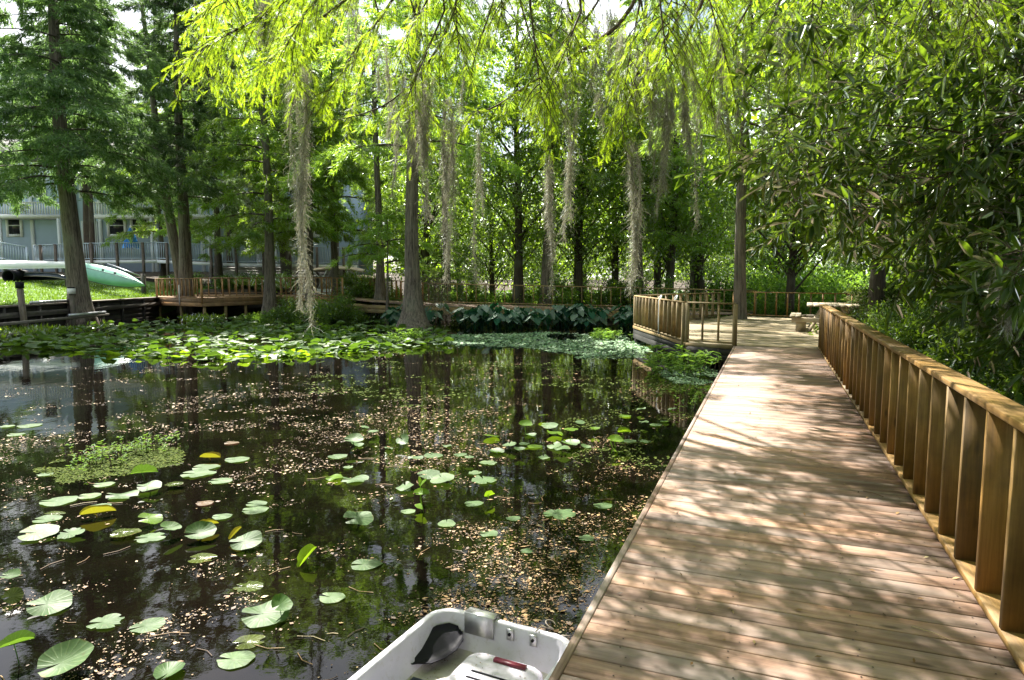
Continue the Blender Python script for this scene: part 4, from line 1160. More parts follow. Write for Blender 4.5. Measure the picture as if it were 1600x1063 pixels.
M['pad_yellow'] = pad_mat('lily_pad_yellow', [(0, (.22,.19,.015)), (1, (.26,.17,.015))], (.35,.34,.02))
M['pad_pink'] = pad_mat('lily_pad_dead', [(0, (.17,.105,.075)), (1, (.20,.13,.09))], (.2,.1,.05))
M['pad_bright'] = pad_mat('lily_pad_young', [(0, (.11,.22,.015)), (1, (.15,.27,.02))], (.36,.58,.02), .35, .45)

def pad_mesh(kind, seed, raised=0.0):
    g = np.random.default_rng(seed)
    na, rings = 33, (.36, .7, 1.0)
    ph = g.uniform(0, 6, 4)
    V, ang, rad = [(0, 0, 0)], [0.0], [0.0]
    nw = g.uniform(.06, .30); bite = g.uniform(-2.6, 2.6, 3); bs = g.uniform(.0, .22, 3) * (g.random(3) < .45)
    for rr_ in rings:
        for i in range(na):
            a = -math.pi + nw + (2 * math.pi - 2 * nw) * i / (na - 1)
            cs, sn = math.cos(a), math.sin(a)
            r = rr_ * .5 * (1 + .16 * cs) * (1 + .045 * math.sin(3 * a + ph[0]) + .022 * math.sin(8 * a + ph[1]) * rr_)
            if rr_ == 1.0:
                for q_, w_ in zip(bite, bs): r *= 1 - w_ * math.exp(-((a - q_) / .13) ** 2)
            if kind == 'eaten' and rr_ > .6: r *= 1 - .30 * max(0, math.sin(5 * a + ph[2])) ** 6 - .2 * max(0, math.sin(2 * a + ph[3])) ** 10
            x, y = r * cs + .0, r * sn * .86
            z = .012 * math.sin(2 * a + ph[2]) * rr_ + .008 * math.sin(5 * a + ph[3]) * rr_ ** 2
            if kind == 'cup': z += .10 * rr_ ** 2 * (.4 + abs(sn)) 
            if kind == 'fold':
                k = abs(y); y *= .50; z += k * .78
            if kind == 'curl': 
                k = abs(y); y *= .32; z += k * .6
            if kind == 'wave': z += .05 * rr_ ** 2 * math.sin(3 * a + ph[0])
            V.append((x, y, z)); ang.append(a); rad.append(rr_ ** 3 * .55)
    F = []
    for i in range(na - 1): F.append((0, 1 + i, 2 + i))
    for q in range(2):
        for i in range(na - 1):
            b = 1 + q * na
            F.append((b + i, b + na + i, b + na + i + 1, b + i + 1))
    V = np.array(V); ang = np.stack([ang, rad, np.zeros(len(ang))], 1)
    return V, F, ang
PADM = {}
def pad(name, loc, size, rz, kind='flat', mat='pad', tilt=(0, 0), lift=.0, label='', group=None, variant=None):
    """one floating (or raised) leaf; a lifted one stands on its own stem"""
    var = random.randrange(8) if variant is None else variant
    lf = 0 if lift < .02 else round(max(.05, lift / size), 1)
    key = (kind, mat, var, lf, round(tilt[0], 1), round(tilt[1], 1))
    if key not in PADM:
        V, F, ang = pad_mesh(kind, 100 + var * 7 + len(kind))
        Rm_ = np.array(Matrix.Rotation(key[4], 3, 'X') @ Matrix.Rotation(key[5], 3, 'Y'))
        V = V @ Rm_.T; gv = ang
        if lf:
            V = V + np.array([0, 0, lf])
            sv, sf, _ = tube([(.12, .05, -.25), (.05, .02, lf * .5), (0, 0, lf)], .018, 5)
            F = F + [tuple(i + len(V) for i in f) for f in sf]; V = np.concatenate([V, sv]); gv = np.concatenate([gv, np.tile([.17, 0, 0], (len(sv), 1))])
        elif key[4] or key[5]: V[:, 2] -= V[:, 2].min() - .004
        me = mesh('pad', V, F, M[mat], {'gv': gv, 'tint': np.full(len(V), random.random())}, True)
        PADM[key] = me
    o = link(name, PADM[key], None, loc, (0, 0, rz), (size,) * 3)
    return tag(o, label, 'lily pad', group)
KIND = {'f': 'flat', 'c': 'cup', 'o': 'fold', 'y': 'curl', 'w': 'wave', 'e': 'eaten'}
# u, v, width in the photograph, kind, turn in degrees, label, [material, lift in m, tilt x, tilt y]
NEAR = [
 (227,978,62,'f',35,'round green pad with its notch facing the viewer, alone in the dark water'),
 (162,972,66,'e',10,'ragged chewed pad just beside the round notched pad'),
 (73,943,74,'w',28,'long tilted leaf-green pad near the frame edge, above the ragged one',None,.03,.3,0),
 (95,1037,92,'c',40,'largest long green pad at the bottom corner, with a split lobe',None,.05,.3,-.2),
 (262,1052,60,'c',80,'whitish cupped pad cut off by the bottom of the picture'),
 (364,1030,70,'f',-5,'broad pale oval pad before the white boat'),
 (385,1002,60,'f',20,'sunken olive pad just under the broad pale oval one','pad_dark'),
 (410,957,88,'w',15,'large lobed pad with two upright ears and a sunlit side',None,.04,.2,0),
 (437,945,46,'c',70,'upright small ear-shaped leaf joined to the large lobed pad',None,.08,.6,0),
 (385,915,54,'f',0,'sunken brown-olive pad between the curled yellow-green leaf and the lobed pad','pad_dark'),
 (516,933,50,'f',-20,'plain pale round pad nearest the boat bow'),
 (479,872,38,'o',60,'yellow-green leaf folded like a boat, tilted up from the water','pad_bright',.05,0,-.5),
 (568,882,58,'f',5,'speckled pale pad floating by itself among the dense leaf litter'),
 (557,810,56,'w',30,'pointed pale green pad tilted toward the sun beyond the speckled pad',None,.05,.3,.1),
 (698,817,38,'f',-85,'white heart-shaped pad with a clear notch'),
 (870,803,64,'e',10,'long pale double pad lying in glittering litter near the boardwalk'),
 (915,841,34,'e',0,'small ragged pale pad closest to the boardwalk edge'),
 (940,790,36,'f',0,'flat white-green pad beyond the long double pad'),
 (822,861,26,'e',0,'tiny pale frayed pad in the litter in front of the boat'),
 (800,810,28,'f',0,'small round pale pad between the heart pad and the double pad'),
 (762,834,34,'w',0,'small rippled pad over a sunken yellow leaf'),
 (738,787,36,'f',15,'white-green pad lying low beside a bright young leaf'),
 (763,775,20,'o',50,'tiny bright green young leaf standing over a pale pad','pad_bright',.06,.4,0),
 (657,758,26,'o',90,'topmost of the bright yellow-green upright leaves in the middle of the pond','pad_bright',.16,.3,0),
 (657,770,30,'c',20,'middle one of the bright yellow-green stacked leaves','pad_bright',.10,.2,0),
 (660,789,26,'o',-80,'lowest upright bright yellow-green leaf, mirrored in the water','pad_bright',.06,.9,0),
 (636,799,28,'f',0,'pale pad at the foot of the stacked bright leaves'),
 (629,687,28,'c',-60,'white upright heart leaf shining in the middle of the pond',None,.10,.6,.3),
 (551,688,36,'c',10,'dazzling white cupped pad above dark stems',None,.12,.3,0),
 (381,846,58,'w',20,'pointed green pad with a long stem under its lifted edge',None,.05,.3,-.1),
 (310,835,56,'c',28,'green pad with its pale underside curling up',None,.04,.4,0),
 (320,822,30,'y',20,'curled golden pad above the pale-edged pad','pad_yellow',.03,0,0),
 (367,836,24,'y',60,'narrow curled yellow leaf standing by the pointed pad','pad_yellow',.04,0,-.5),
 (147,803,44,'y',30,'large curled yellow pad among the green ones at left','pad_yellow',.03,0,0),
 (318,786,32,'f',0,'flat pinkish-brown dead pad between green ones','pad_pink'),
 (360,692,26,'f',0,'small round reddish-brown pad out past the floating weeds','pad_pink'),
 (55,832,66,'f',20,'broad bright pad tilted up near the frame edge',None,.03,.2,0),
 (108,833,48,'e',-20,'crumpled whitish pad right of the broad bright pad',None,.02,.2,0),
 (192,833,52,'f',10,'dark green flat pad between the crumpled pad and a ragged pale one','pad_dark',.02),
 (231,840,56,'e',15,'ragged pale pad right of the dark flat one'),
 (232,810,42,'w',30,'olive translucent pad held above its reflection','pad_bright',.06,.3,.2),
 (264,826,38,'c',50,'small raised three-lobed leaf cluster',None,.08,.3,.2),
 (312,871,52,'f',0,'half sunken yellow-olive pad in front of the pale-edged pad','pad_dark'),
 (15,900,34,'c',10,'small raised pale pad at the picture edge',None,.10,.2,0),
 (18,932,36,'f',60,'round olive pad seen edge-on at the picture edge','pad_dark',.05,.9,0),
 (22,1008,44,'o',40,'folded pale pad on a dark stem at the picture edge',None,.12,.2,0),
 (87,783,62,'f',14,'long flat pale pad at the head of the near group'),
 (137,775,40,'f',8,'oval pale pad touching the long flat one'),
 (187,774,56,'w',6,'wide ruffled pale pad behind the curled yellow one'),
 (152,792,42,'f',20,'green pad tucked behind the curled yellow pad'),
 (80,803,40,'f',0,'sunken olive pad under the long flat one','pad_dark'),
 (70,811,48,'f',10,'pale pad above the broad bright one at left'),
 (345,807,36,'f',0,'rounded pale pad with one straight notch, right of the pinkish one'),
 (396,797,48,'f',8,'pale pad stacked over another beside a trunk reflection'),
 (398,787,38,'f',0,'smaller pad behind the stacked pale pad'),
 (305,740,62,'e',0,'broad pale brownish pad beyond the floating weeds'),
 (318,730,48,'f',10,'green pad overlapping the broad brownish pad'),
 (368,718,44,'f',8,'flat pale pad, farthest right of the floating weed group'),
 (326,715,30,'y',0,'curled yellow-green pad over the brownish pad','pad_yellow',.03),
 (342,751,42,'f',0,'pale wet pad in front of the broad brownish pad'),
 (222,740,34,'o',20,'folded bright leaf standing in front of the floating weeds',None,.08,.5,0),
 (231,761,42,'w',20,'pale two-lobed pad on a thin stem near the floating weeds',None,.06,.2,0),
 (270,757,32,'f',10,'dark olive wrinkled pad right of the two-lobed one','pad_dark',.03),
 (160,757,36,'f',10,'grey-green pad before the floating weeds'),
 (69,741,28,'f',0,'small pad at the outer tip of the floating weeds'),
 (43,665,40,'f',5,'long thin pale pad alone at the far left edge'),
 (10,666,24,'f',0,'pale pad cut by the left picture edge'),
 (23,679,30,'f',0,'smallest pale pad of the far left three'),
 (551,749,52,'w',8,'white pad pair beside dark sky reflections'),
 (520,746,34,'w',20,'olive green pad left of the white pad pair','pad_bright',.02),
 (525,713,36,'f',0,'flat white pad left of the dazzling cupped one'),
 (960,688,30,'c',10,'green raised leaf nearest the boardwalk in mid pond','pad_bright',.14,.3,0),
 (957,701,30,'c',90,'yellow-green leaf standing upright, mirrored in the water near the boardwalk','pad_bright',.06,1.0,0),
 (981,689,28,'f',0,'white pad right of the upright yellow-green leaf'),
 (973,675,20,'o',10,'small dark green leaf above the white pad near the boardwalk','pad_bright',.16,.2,0),
 (820,664,26,'c',10,'bright green raised leaf at the back of the mid-pond group','pad_bright',.15,.3,0),
]
for q in NEAR:
    u, v, w, k, tr, lab = q[:6]
    mt = q[6] if len(q) > 6 and q[6] else 'pad'
    lift = q[7] if len(q) > 7 else 0.0
    tl = (q[8], q[9]) if len(q) > 9 else (0, 0)
    p = G(u, v, .008 + lift)
    size = w / FPX * p[1] * (.86 if k not in 'oy' else 1.15)
    p[2] = .008 + (-.006 if mt == 'pad_dark' and not lift else 0)
    pad('lily_pad', p, float(size), R(tr), KIND[k], mt, tl, lift, lab)
MID = [(558,697,26),(570,669,16),(584,681,20),(648,722,28),(676,711,36),(718,711,24),(633,763,36),(668,745,40),(690,751,48),(740,739,26),(755,749,50),(765,723,32),(777,707,30),
 (796,702,30),(770,684,30),(838,698,28),(820,693,20),(857,670,30),(830,681,22),(866,699,30),(868,681,32),(890,679,28),(876,708,30),(890,700,36),(850,714,24),(975,650,22),(1002,645,18),(1026,664,22),
 (1038,660,16),(1005,666,18),(850,655,18),(905,662,18),(700,697,16),(608,702,16),(930,678,20),(915,700,22),(812,712,24),(733,722,18),(545,730,18),(1010,690,22),(1050,640,18)]
for u, v, w in MID:
    p = G(u, v, .008); size = w / FPX * p[1] * .92
    p[2] += random.uniform(0, .004)
    rz_ = random.random()
    pad('lily_pad', p, float(size), random.uniform(0, 6.3), random.choice(['flat', 'flat', 'wave', 'eaten', 'cup']), 'pad' if rz_ < .86 else 'pad_bright',
        random.choice([(0, 0), (0, 0), (.2, 0)]), random.choice([0, 0, 0, .06]), 'small pale pad in the loose sunlit drift of pads in the middle of the pond', 'pads drifting in the middle of the pond')

# the dense field of pads before the far bank
def field_pts(n, seed):
    g = np.random.default_rng(seed); out_ = []
    while len(out_) < n:
        u, v = g.uniform(-60, 700), g.uniform(498, 566)
        lo = np.interp(u, [-60, 20, 60, 200, 330, 470, 560, 700], [566, 545, 548, 556, 566, 560, 552, 540])
        hi = np.interp(u, [-60, 20, 60, 130, 300, 480, 620, 700], [560, 538, 522, 512, 499, 500, 505, 522])
        if hi < v < lo: out_.append((u, v))
    return np.array(out_)
fp = field_pts(1500, 12)
wp = np.array([G(u, v, 0) for u, v in fp])
kp = wave_noise(wp[:, :2], .9, 8) > -.75
fp, wp = fp[kp], wp[kp]
o_ = np.argsort(wp[:, 1])[:195]
for i in o_:
    p = wp[i].copy(); p[2] = random.uniform(.004, .012)
    lf = random.choice([0, 0, .05, .10, .16]); tl = random.choice([(0, 0), (.2, 0), (.3, .2), (-.3, .1), (.5, 0)]) if lf else (0, 0)
    pad('lily_pad', p, random.uniform(.26, .40), random.uniform(0, 6.3), random.choice(['flat', 'wave', 'cup', 'fold']), 'pad' if random.random() < .72 else 'pad_bright', tl, lf,
        'green pad in the dense sunlit field of pads before the far bank', 'pads of the dense field', random.randrange(2))
rest = [i for i in range(len(wp)) if i not in set(o_.tolist())]
extra = []
g = np.random.default_rng(99)
while len(extra) < 800:                      # sunlit pads out on the lake behind
    extra.append((g.uniform(-6, 26), g.uniform(48, 92), 0))
PV, PF, PT, n_ = [], [], [], 0
tmpl = [pad_mesh(k, 60 + i) for i, k in enumerate(('flat', 'wave', 'cup', 'fold'))]
for c in [wp[i] for i in rest] + [np.array(e) for e in extra]:
    V, F, _ = random.choice(tmpl); s = random.uniform(.28, .42) * (1 if c[1] < 45 else 2.2)
    Rm_ = np.array(Matrix.Rotation(random.uniform(0, 6.3), 3, 'Z') @ Matrix.Rotation(random.uniform(-.35, .35), 3, 'X'))
    V = (V * s) @ Rm_.T + np.array([c[0], c[1], random.uniform(.03, .2)])
    PV.append(V); PF += [tuple(j + n_ for j in f) for f in F]; n_ += len(V); PT.append(np.full(len(V), random.random()))
PV = np.concatenate(PV)
tag(link('pad_field', mesh('pad_field', PV, PF, M['pad'], {'gv': PV * 0 + np.array([.17, 0, 0]), 'tint': np.concatenate(PT)}, True)), 'mass of small far pads on the pond and on the lake behind', 'lily pads', kind='stuff')

# ------------------------------------------------------------------ leaf litter, duckweed and weeds on the water
def on_water(P):
    t, n = P @ TV, P @ NV
    ok = ~((n > NL - .06) & (t < T1 + .6)) & (P[:, 0] > WALLX + .1)
    return ok
m, nt, out = new_mat('floating_litter')
c = ramp(nt, attr(nt, 'tint'), [(0, (.045,.022,.008)), (.35, (.135,.066,.018)), (.65, (.23,.125,.036)), (.88, (.29,.185,.068)), (1, (.36,.29,.15))])
p = N(nt, 'ShaderNodeBsdfPrincipled', Roughness=.6); nt.links.new(c, p.inputs['Base Color']); nt.links.new(p.outputs[0], out.inputs['Surface'])
M['litter'] = m
g = np.random.default_rng(41)
n = 400000
y = 2.0 + 22 * g.random(n) ** 1.7
x = g.uniform(-1.05, .62, n) * y
P_ = np.stack([x, y, np.zeros(n)], 1)
t_, n_w = P_ @ TV, P_ @ NV
dens = .30 * wave_noise(P_[:, :2], 1.1, 51) + .28 * wave_noise(P_[:, :2], 3.4, 52) + .12 * wave_noise(P_[:, :2], 9.0, 53)
bias = .62 * np.exp(-((x - 0.0) / 1.0) ** 2 - ((y - 4.4) / 1.5) ** 2) + .30 * np.exp(-((y - 9.5) / 3.0) ** 2) * (x < 0) + .06 * (x > -1.5) - .10 * (x < -1.2) * (y < 6) - .25 * sstep(15, 20, y)
kp = (g.random(n) < np.clip(1.9 * (dens + bias - .12 - .04 * (y > 6)), .005, .9)) & on_water(P_)
P_ = P_[kp]; n = len(P_); P_[:, 2] = .0035 + g.random(n) * .003
dr = g.normal(size=(n, 3)); dr[:, 2] *= .06
s_ = (.003 + .007 * g.random(n) ** 2 + .014 * (g.random(n) < .07)) * (1 + .06 * P_[:, 1])
V, F, t = scatter(BLADE, BLADE_F, P_, frames(dr, np.array([0, 0, 1.0]) + g.normal(size=(n, 3)) * .08), np.stack([s_ * g.uniform(.8, 2.2, n), s_ * 1.1, s_], 1), g.random(n) ** 1.1)
tag(link('leaf_litter', mesh('leaf_litter', V, F, M['litter'], {'tint': t})), 'tan and orange specks of leaf litter floating on the dark water', 'leaf litter', kind='stuff')
# sticks in the litter
st = MB()
for i in range(90):
    yy = random.uniform(2.6, 8); q = np.array([random.uniform(-.9, .35) * yy, yy, .006])
    if not on_water(q[None])[0]: continue
    a = random.uniform(0, 6.3); L = random.uniform(.06, .22); d_ = np.array([math.cos(a), math.sin(a), 0]); e = np.array([-d_[1], d_[0], 0])
    st.tube([q - d_*L/2, q + e*L*.12, q + d_*L/2], .0028, 4, False)
tag(st.build('floating_twigs', M['litter']), 'thin pale twigs floating among the litter', 'twigs', kind='stuff')

M['weed'] = leaf_mat('duckweed', [(0, (.040,.065,.010)), (.6, (.080,.110,.020)), (1, (.14,.165,.04))], (.09,.14,.02), .2, .004, .7)
M['weed_far'] = leaf_mat('pale_duckweed', [(0, (.10,.19,.10)), (.6, (.17,.28,.15)), (1, (.27,.37,.20))], (.15,.28,.10), .2, .03, .5)  # paler, bluer green for the far sheet and the platform edge
def mat_of_weed(name, label, polyg, n, size, mt, seed, th=-.1, sc=1.5):
    g = np.random.default_rng(seed)
    pg = np.array([G(u, v)[:2] for u, v in polyg])
    lo, hi = pg.min(0), pg.max(0)
    P = g.uniform(lo, hi, (n * 3, 2))
    ins = np.zeros(len(P), bool)
    for i in range(len(pg)):
        a, b = pg[i], pg[(i + 1) % len(pg)]
        c = ((a[1] > P[:, 1]) != (b[1] > P[:, 1])) & (P[:, 0] < (b[0] - a[0]) * (P[:, 1] - a[1]) / (b[1] - a[1] + 1e-9) + a[0])
        ins ^= c
    ctr = pg.mean(0)
    P = P + .25 * np.stack([wave_noise(P, 1.7, seed + 1), wave_noise(P, 1.7, seed + 2)], 1) * np.linalg.norm(hi - lo) * .12
    P = P[ins & (wave_noise(P, sc, seed + 3) > th)][:n]
    P3 = np.concatenate([P, .006 + g.random((len(P), 1)) * .006], 1)
    P3 = P3[on_water(P3)]
    n = len(P3)
    dr = g.normal(size=(n, 3)); dr[:, 2] *= .15; s_ = size * g.uniform(.5, 1.4, n)
    V, F, t = scatter(BLADE, BLADE_F, P3, frames(dr, np.array([0, 0, 1.0]) + g.normal(size=(n, 3)) * .2), np.stack([s_, s_ * .7, s_], 1))
    tag(link(name, leaf_mesh(name, V, F, t, mt)), label, 'duckweed', kind='stuff')
mat_of_weed('duckweed', 'pale green sheet of duckweed before the taro plants', [(680,536),(720,523),(860,520),(990,524),(1020,545),(1000,560),(930,562),(830,545),(740,541)], 15000, .11, 'weed_far', 61, -.5, .7)
mat_of_weed('duckweed', 'duckweed beside the skirting of the platform', [(1030,585),(1060,566),(1105,566),(1125,590),(1100,602),(1050,600)], 3500, .055, 'weed_far', 62, -.5, 1.4)
mat_of_weed('duckweed', 'yellow-green floating mat of small leaves among the near pads', [(55,738),(120,705),(220,694),(285,704),(275,728),(190,742),(110,756)], 6500, .030, 'weed', 63, -.55, 2.2)
mat_of_weed('duckweed', 'scattered duckweed in mid pond by the boardwalk', [(880,660),(1000,600),(1080,605),(1040,720),(960,760),(860,740)], 2600, .035, 'weed', 64, .25, 2.2)
mat_of_weed('duckweed', 'speckled duckweed drifting beyond the open water', [(450,600),(600,560),(1000,570),(1060,600),(980,650),(700,650)], 2600, .05, 'weed', 65, .2, 1.2)

def water_weed(seed, hgt, spread, ns, lf):
    g = np.random.default_rng(seed); Ps, Ds, Ss = [], [], []; st = MB()
    for i in range(ns):
        b = np.array([*(g.normal(size=2) * spread), 0]); h = hgt * g.uniform(.35, 1); ln_ = g.normal(size=2) * .25 * h
        e = b + np.array([ln_[0], ln_[1], h]); st.tube([b - np.array([0, 0, .03]), (b + e) / 2, e], .004, 4, False)
        for k in range(int(6 + h * 40)):
            s = g.random() ** .7; az = g.uniform(0, 6.3)
            Ps.append(b + (e - b) * s); Ds.append([math.cos(az), math.sin(az), .35]); Ss.append(lf * g.uniform(.6, 1.2))
    P_, d_, s_ = np.array(Ps), np.array(Ds), np.array(Ss)
    V, F, t = scatter(LEAF, LEAF_F, P_, frames(d_, np.array([0, 0, 1.0]) + 0 * d_), np.stack([s_, s_ * .3, s_], 1))
    return leaf_mesh('leaves', V, F, t, 'shrub'), mesh('stems', np.concatenate(st.V), st.F, M['twig'], {'gv': np.concatenate(st.g), 'tint': np.concatenate(st.t)})
WW = [water_weed(1, .30, .14, 9, .06), water_weed(2, .34, .35, 46, .13), water_weed(3, .16, .12, 12, .05)]
for u, v, k, s, lab, grp in ((150,722,0,1.0,'tall leafy water weed standing in the near floating mat',None),(222,706,0,.9,'leafy water weed at the back of the near floating mat',None),(190,715,2,1.0,'low leafy sprig in the near floating mat','low water sprigs'),(130,730,2,.9,'low leafy sprig in the near floating mat','low water sprigs'),(250,700,2,1.1,'low leafy sprig in the near floating mat','low water sprigs'),
                        (1068,580,1,1.5,'thick clump of grey-green water weeds at the corner of the platform',None),(1085,640,0,1.1,'sparse water weed against the boardwalk edge',None),(1072,615,2,1.2,'small water weed between the clump and the boardwalk',None),(950,530,1,1.0,'thin weeds growing in the far duckweed sheet, near the platform',None),(640,535,1,1.2,'weeds at the near side of the flared cypress base',None)):
    r_ = empty('water_weed', G(u, v), lab, 'water plant', grp)
    link('stems', WW[k][1], r_, (0, 0, 0), (0, 0, random.uniform(0, 6)), (s,) * 3); link('leaves', WW[k][0], r_, (0, 0, 0), (0, 0, 0), (s,) * 3)

# ------------------------------------------------------------------ the boat
BD = unit(np.array([-.44, -.90, 0])); BSd = np.array([-BD[1], BD[0], 0])       # BD: from the square end to the hidden end; BSd points to the boardwalk side (+x)
if BSd[0] < 0: BSd = -BSd
_c1, _c2 = G(692, 947, .40), G(895, 1003, .40)
BC = (_c1 + _c2) / 2; BW = float(np.dot(_c2 - _c1, BSd)) * 1.01; BL = 2.35
bo = empty('rowboat', BC * np.array([1, 1, 0]), 'small white plastic boat with a square end moored beside the boardwalk', 'boat')
def ring(inset, z, r=.11, k=7, rear=.0):
    """rounded outline of the hull, shrunk by inset, at height z"""
    P = []
    hw = BW / 2 - inset
    for (cx, cyy, a0) in ((hw - r, rear + inset + r, 0), (-(hw - r), rear + inset + r, 90)):
        for a in np.linspace(a0, a0 + 90, k):
            P.append((cx + r * math.cos(R(a)), cyy - r * math.sin(R(a))))
    P2 = [(p[0], p[1]) for p in P]
    sides = [(-hw, .5), (-hw, 1.1), (-hw * .97, 1.6), (-hw * .7, BL - .2), (-hw * .35, BL - inset), (hw * .35, BL - inset), (hw * .7, BL - .2), (hw * .97, 1.6), (hw, 1.1), (hw, .5)]
    P2 += sides
    return np.array([BC * np.array([1, 1, 0]) + BSd * a + BD * b + np.array([0, 0, z]) for a, b in P2])
RZ = .40
def loft(rings, mat, name, parent, cap=None, smooth=True):
    V = np.concatenate(rings); k = len(rings[0])
    F = [(i*k+j, (i+1)*k+j, (i+1)*k+(j+1) % k, i*k+(j+1) % k) for i in range(len(rings)-1) for j in range(k)]
    if cap: F.append(tuple((len(rings)-1)*k + j for j in range(k)))
    o = MB().add(V, F).build(name, M[mat], parent, smooth)
    import bmesh
    bm = bmesh.new(); bm.from_mesh(o.data); bmesh.ops.recalc_face_normals(bm, faces=bm.faces)
    for f in bm.faces:
        if len(f.verts) > 4: f.smooth = False
    bm.to_mesh(o.data); bm.free()
    return o
loft([ring(.10, -.08, rear=.05), ring(.03, .05, rear=.02), ring(-.005, .25), ring(-.012, RZ - .05), ring(-.026, RZ - .035, .13), ring(-.03, RZ - .012, .13), ring(-.022, RZ, .13), ring(.004, RZ + .004, .11), ring(.012, RZ - .006, .1), ring(.018, RZ - .05, .1), ring(.030, RZ - .12, .1), ring(.05, .225, .09)], 'boat', 'hull', bo)
loft([ring(.05, .225, .09), ring(.065, .205, .08), ring(.09, .198, .08)], 'boat_floor', 'floor', bo, True)
def bp(a, b, z): return BC * np.array([1, 1, 0]) + BSd * a + BD * b + np.array([0, 0, z])
UZ = np.array([0, 0, 1.0])
br = MB()
br.box(bp(-.135, .028, RZ - .035), BSd * .085, BD * .006, UZ * .055, .002).box(bp(-.135, -.03, RZ - .02), BSd * .085, BD * .006, UZ * .045, .002).box(bp(-.135, -.001, RZ + .019), BSd * .085, BD * .034, UZ * .006, .002)
br.build('motor_plate', M['alu'], bo)
for a in (.045, .175):
    t_ = MB().box(bp(a, .026, RZ - .04), BSd * .018, BD * .005, UZ * .03, .002).build('cleat_plate', M['alu'], bo)
    MB().tube([bp(a, .018, RZ - .035), bp(a, .040, RZ - .035)], .008, 8).build('eyelet', M['black'], t_)
hd = MB()
L_ = []
hz = .30
_h = (G(745, 1018, hz) + G(850, 1036, hz)) / 2 - BC; HA, HB = float(_h @ BSd), float(_h @ BD) + .285
for ins, z in ((0, .198), (.0, hz - .02), (.012, hz - .004), (.03, hz)):
    P = []
    hw, hl, r = .205 - ins, .28 - ins, .07
    for cx, cyy, a0 in ((hw - r, hl - r, 0), (-hw + r, hl - r, 90), (-hw + r, -hl + r, 180), (hw - r, -hl + r, 270)):
        for a in np.linspace(a0, a0 + 90, 6): P.append(bp(HA + cx + r * math.cos(R(a)), HB - (cyy + r * math.sin(R(a))), z))
    L_.append(np.array(P))
hatch = loft(L_, 'lid', 'seat_hatch', bo, True)
for k in range(5): MB().box(bp(HA, HB - .10 + .052 * k, hz + .002), BSd * .115, BD * .004, UZ * .003).build('groove', M['black'], hatch)
MB().box(bp(HA + .03, HB - .225, hz + .007), BSd * .085, BD * .015, UZ * .008, .003).build('handle', M['red'], hatch)
MB().box(bp(-.19, .62, .212), BSd * .13, BD * .26, UZ * .012, .004).build('floor_mat', M['navy'], bo)
rp = []
for a in np.linspace(0, 5.6, 22): rp.append(bp(.235 + .024 * math.cos(a), -.045 + .022 * math.sin(a) - .01 * a * .3, RZ + .005 + .03 * math.sin(a * .5)))
rp = [bp(.185, .02, RZ + .008), bp(.2, -.02, RZ + .02)] + rp
MB().tube(rp, .0035, 6).build('rope', M['rope'], bo, True)
tag(MB().tube([bp(.30, -.05, RZ - .02), bp(.40, -.02, .42), TN(4.15, NL - .02, .50), TN(4.1, NL - .02, .56)], .005, 6).build('mooring_rope', M['rope'], loc=bp(.30, -.05, RZ - .02)), 'thin rope from the boat end to the boardwalk edge', 'rope')
db = MB()
for i in range(170):
    q = bp(random.uniform(-.28, .28), abs(random.gauss(0, .22)) + .11, .2005)
    if random.random() < .25: q = bp(HA + random.uniform(-.17, .17), HB + random.uniform(-.26, .2), hz + .0025)
    a = random.uniform(0, 6.3); s = random.uniform(.002, .007); d_ = np.array([math.cos(a), math.sin(a), 0]) * s; e = np.array([-d_[1], d_[0], 0]) * .7
    db.add([q - d_, q + e, q + d_ + UZ * s * .5, q - e], [(0, 3, 2, 1)])
tag(db.build('boat_debris', M['litter'], bo), kind='stuff')
# paddle lying in the boat
pd = empty('paddle', bp(-.14, .30, .14), 'black paddle lying blade-up in the white boat', 'paddle')
A, B = G(714, 990, .30), G(630, 1043, .25)
ax_ = unit(B - A); nu = UZ * .75 - ray(680, 1015) * .6; nu = unit(nu - ax_ * np.dot(nu, ax_)); sd = np.cross(ax_, nu)
V, F = [], []
prof = [(0, .02), (.03, .062), (.10, .088), (.19, .092), (.27, .075), (.33, .035), (.36, .018)]
for sgn in (1, -1):
    for s, w in prof:
        for q in np.linspace(-1, 1, 7):
            V.append(A + ax_ * (s * .92 - .02) + sd * w * q + nu * (.016 * (1 - q * q) * .6 * sgn * .4 + .02 * (q * q) + (.006 if sgn > 0 else -.002) + (.010 if abs(q) < .1 and sgn > 0 else 0)))
k = len(prof) * 7
for b in (0, k):
    for i in range(len(prof) - 1):
        for j in range(6):
            f = (b+i*7+j, b+i*7+j+1, b+(i+1)*7+j+1, b+(i+1)*7+j); F.append(f if b else f[::-1])
for i in range(len(prof) - 1):
    F.append((i*7, (i+1)*7, k+(i+1)*7, k+i*7)); F.append((i*7+6, k+i*7+6, k+(i+1)*7+6, (i+1)*7+6))
F.append(tuple(range(7)) + tuple(k + j for j in range(6, -1, -1)))
MB().add(V, F).build('blade', M['black'], pd, True)
MB().tube([A + ax_ * .30, B + ax_ * .02, B + ax_ * .5 + UZ * .03, B + ax_ * 1.0 + UZ * .05], .016, 10).build('shaft', M['black'], pd, True)

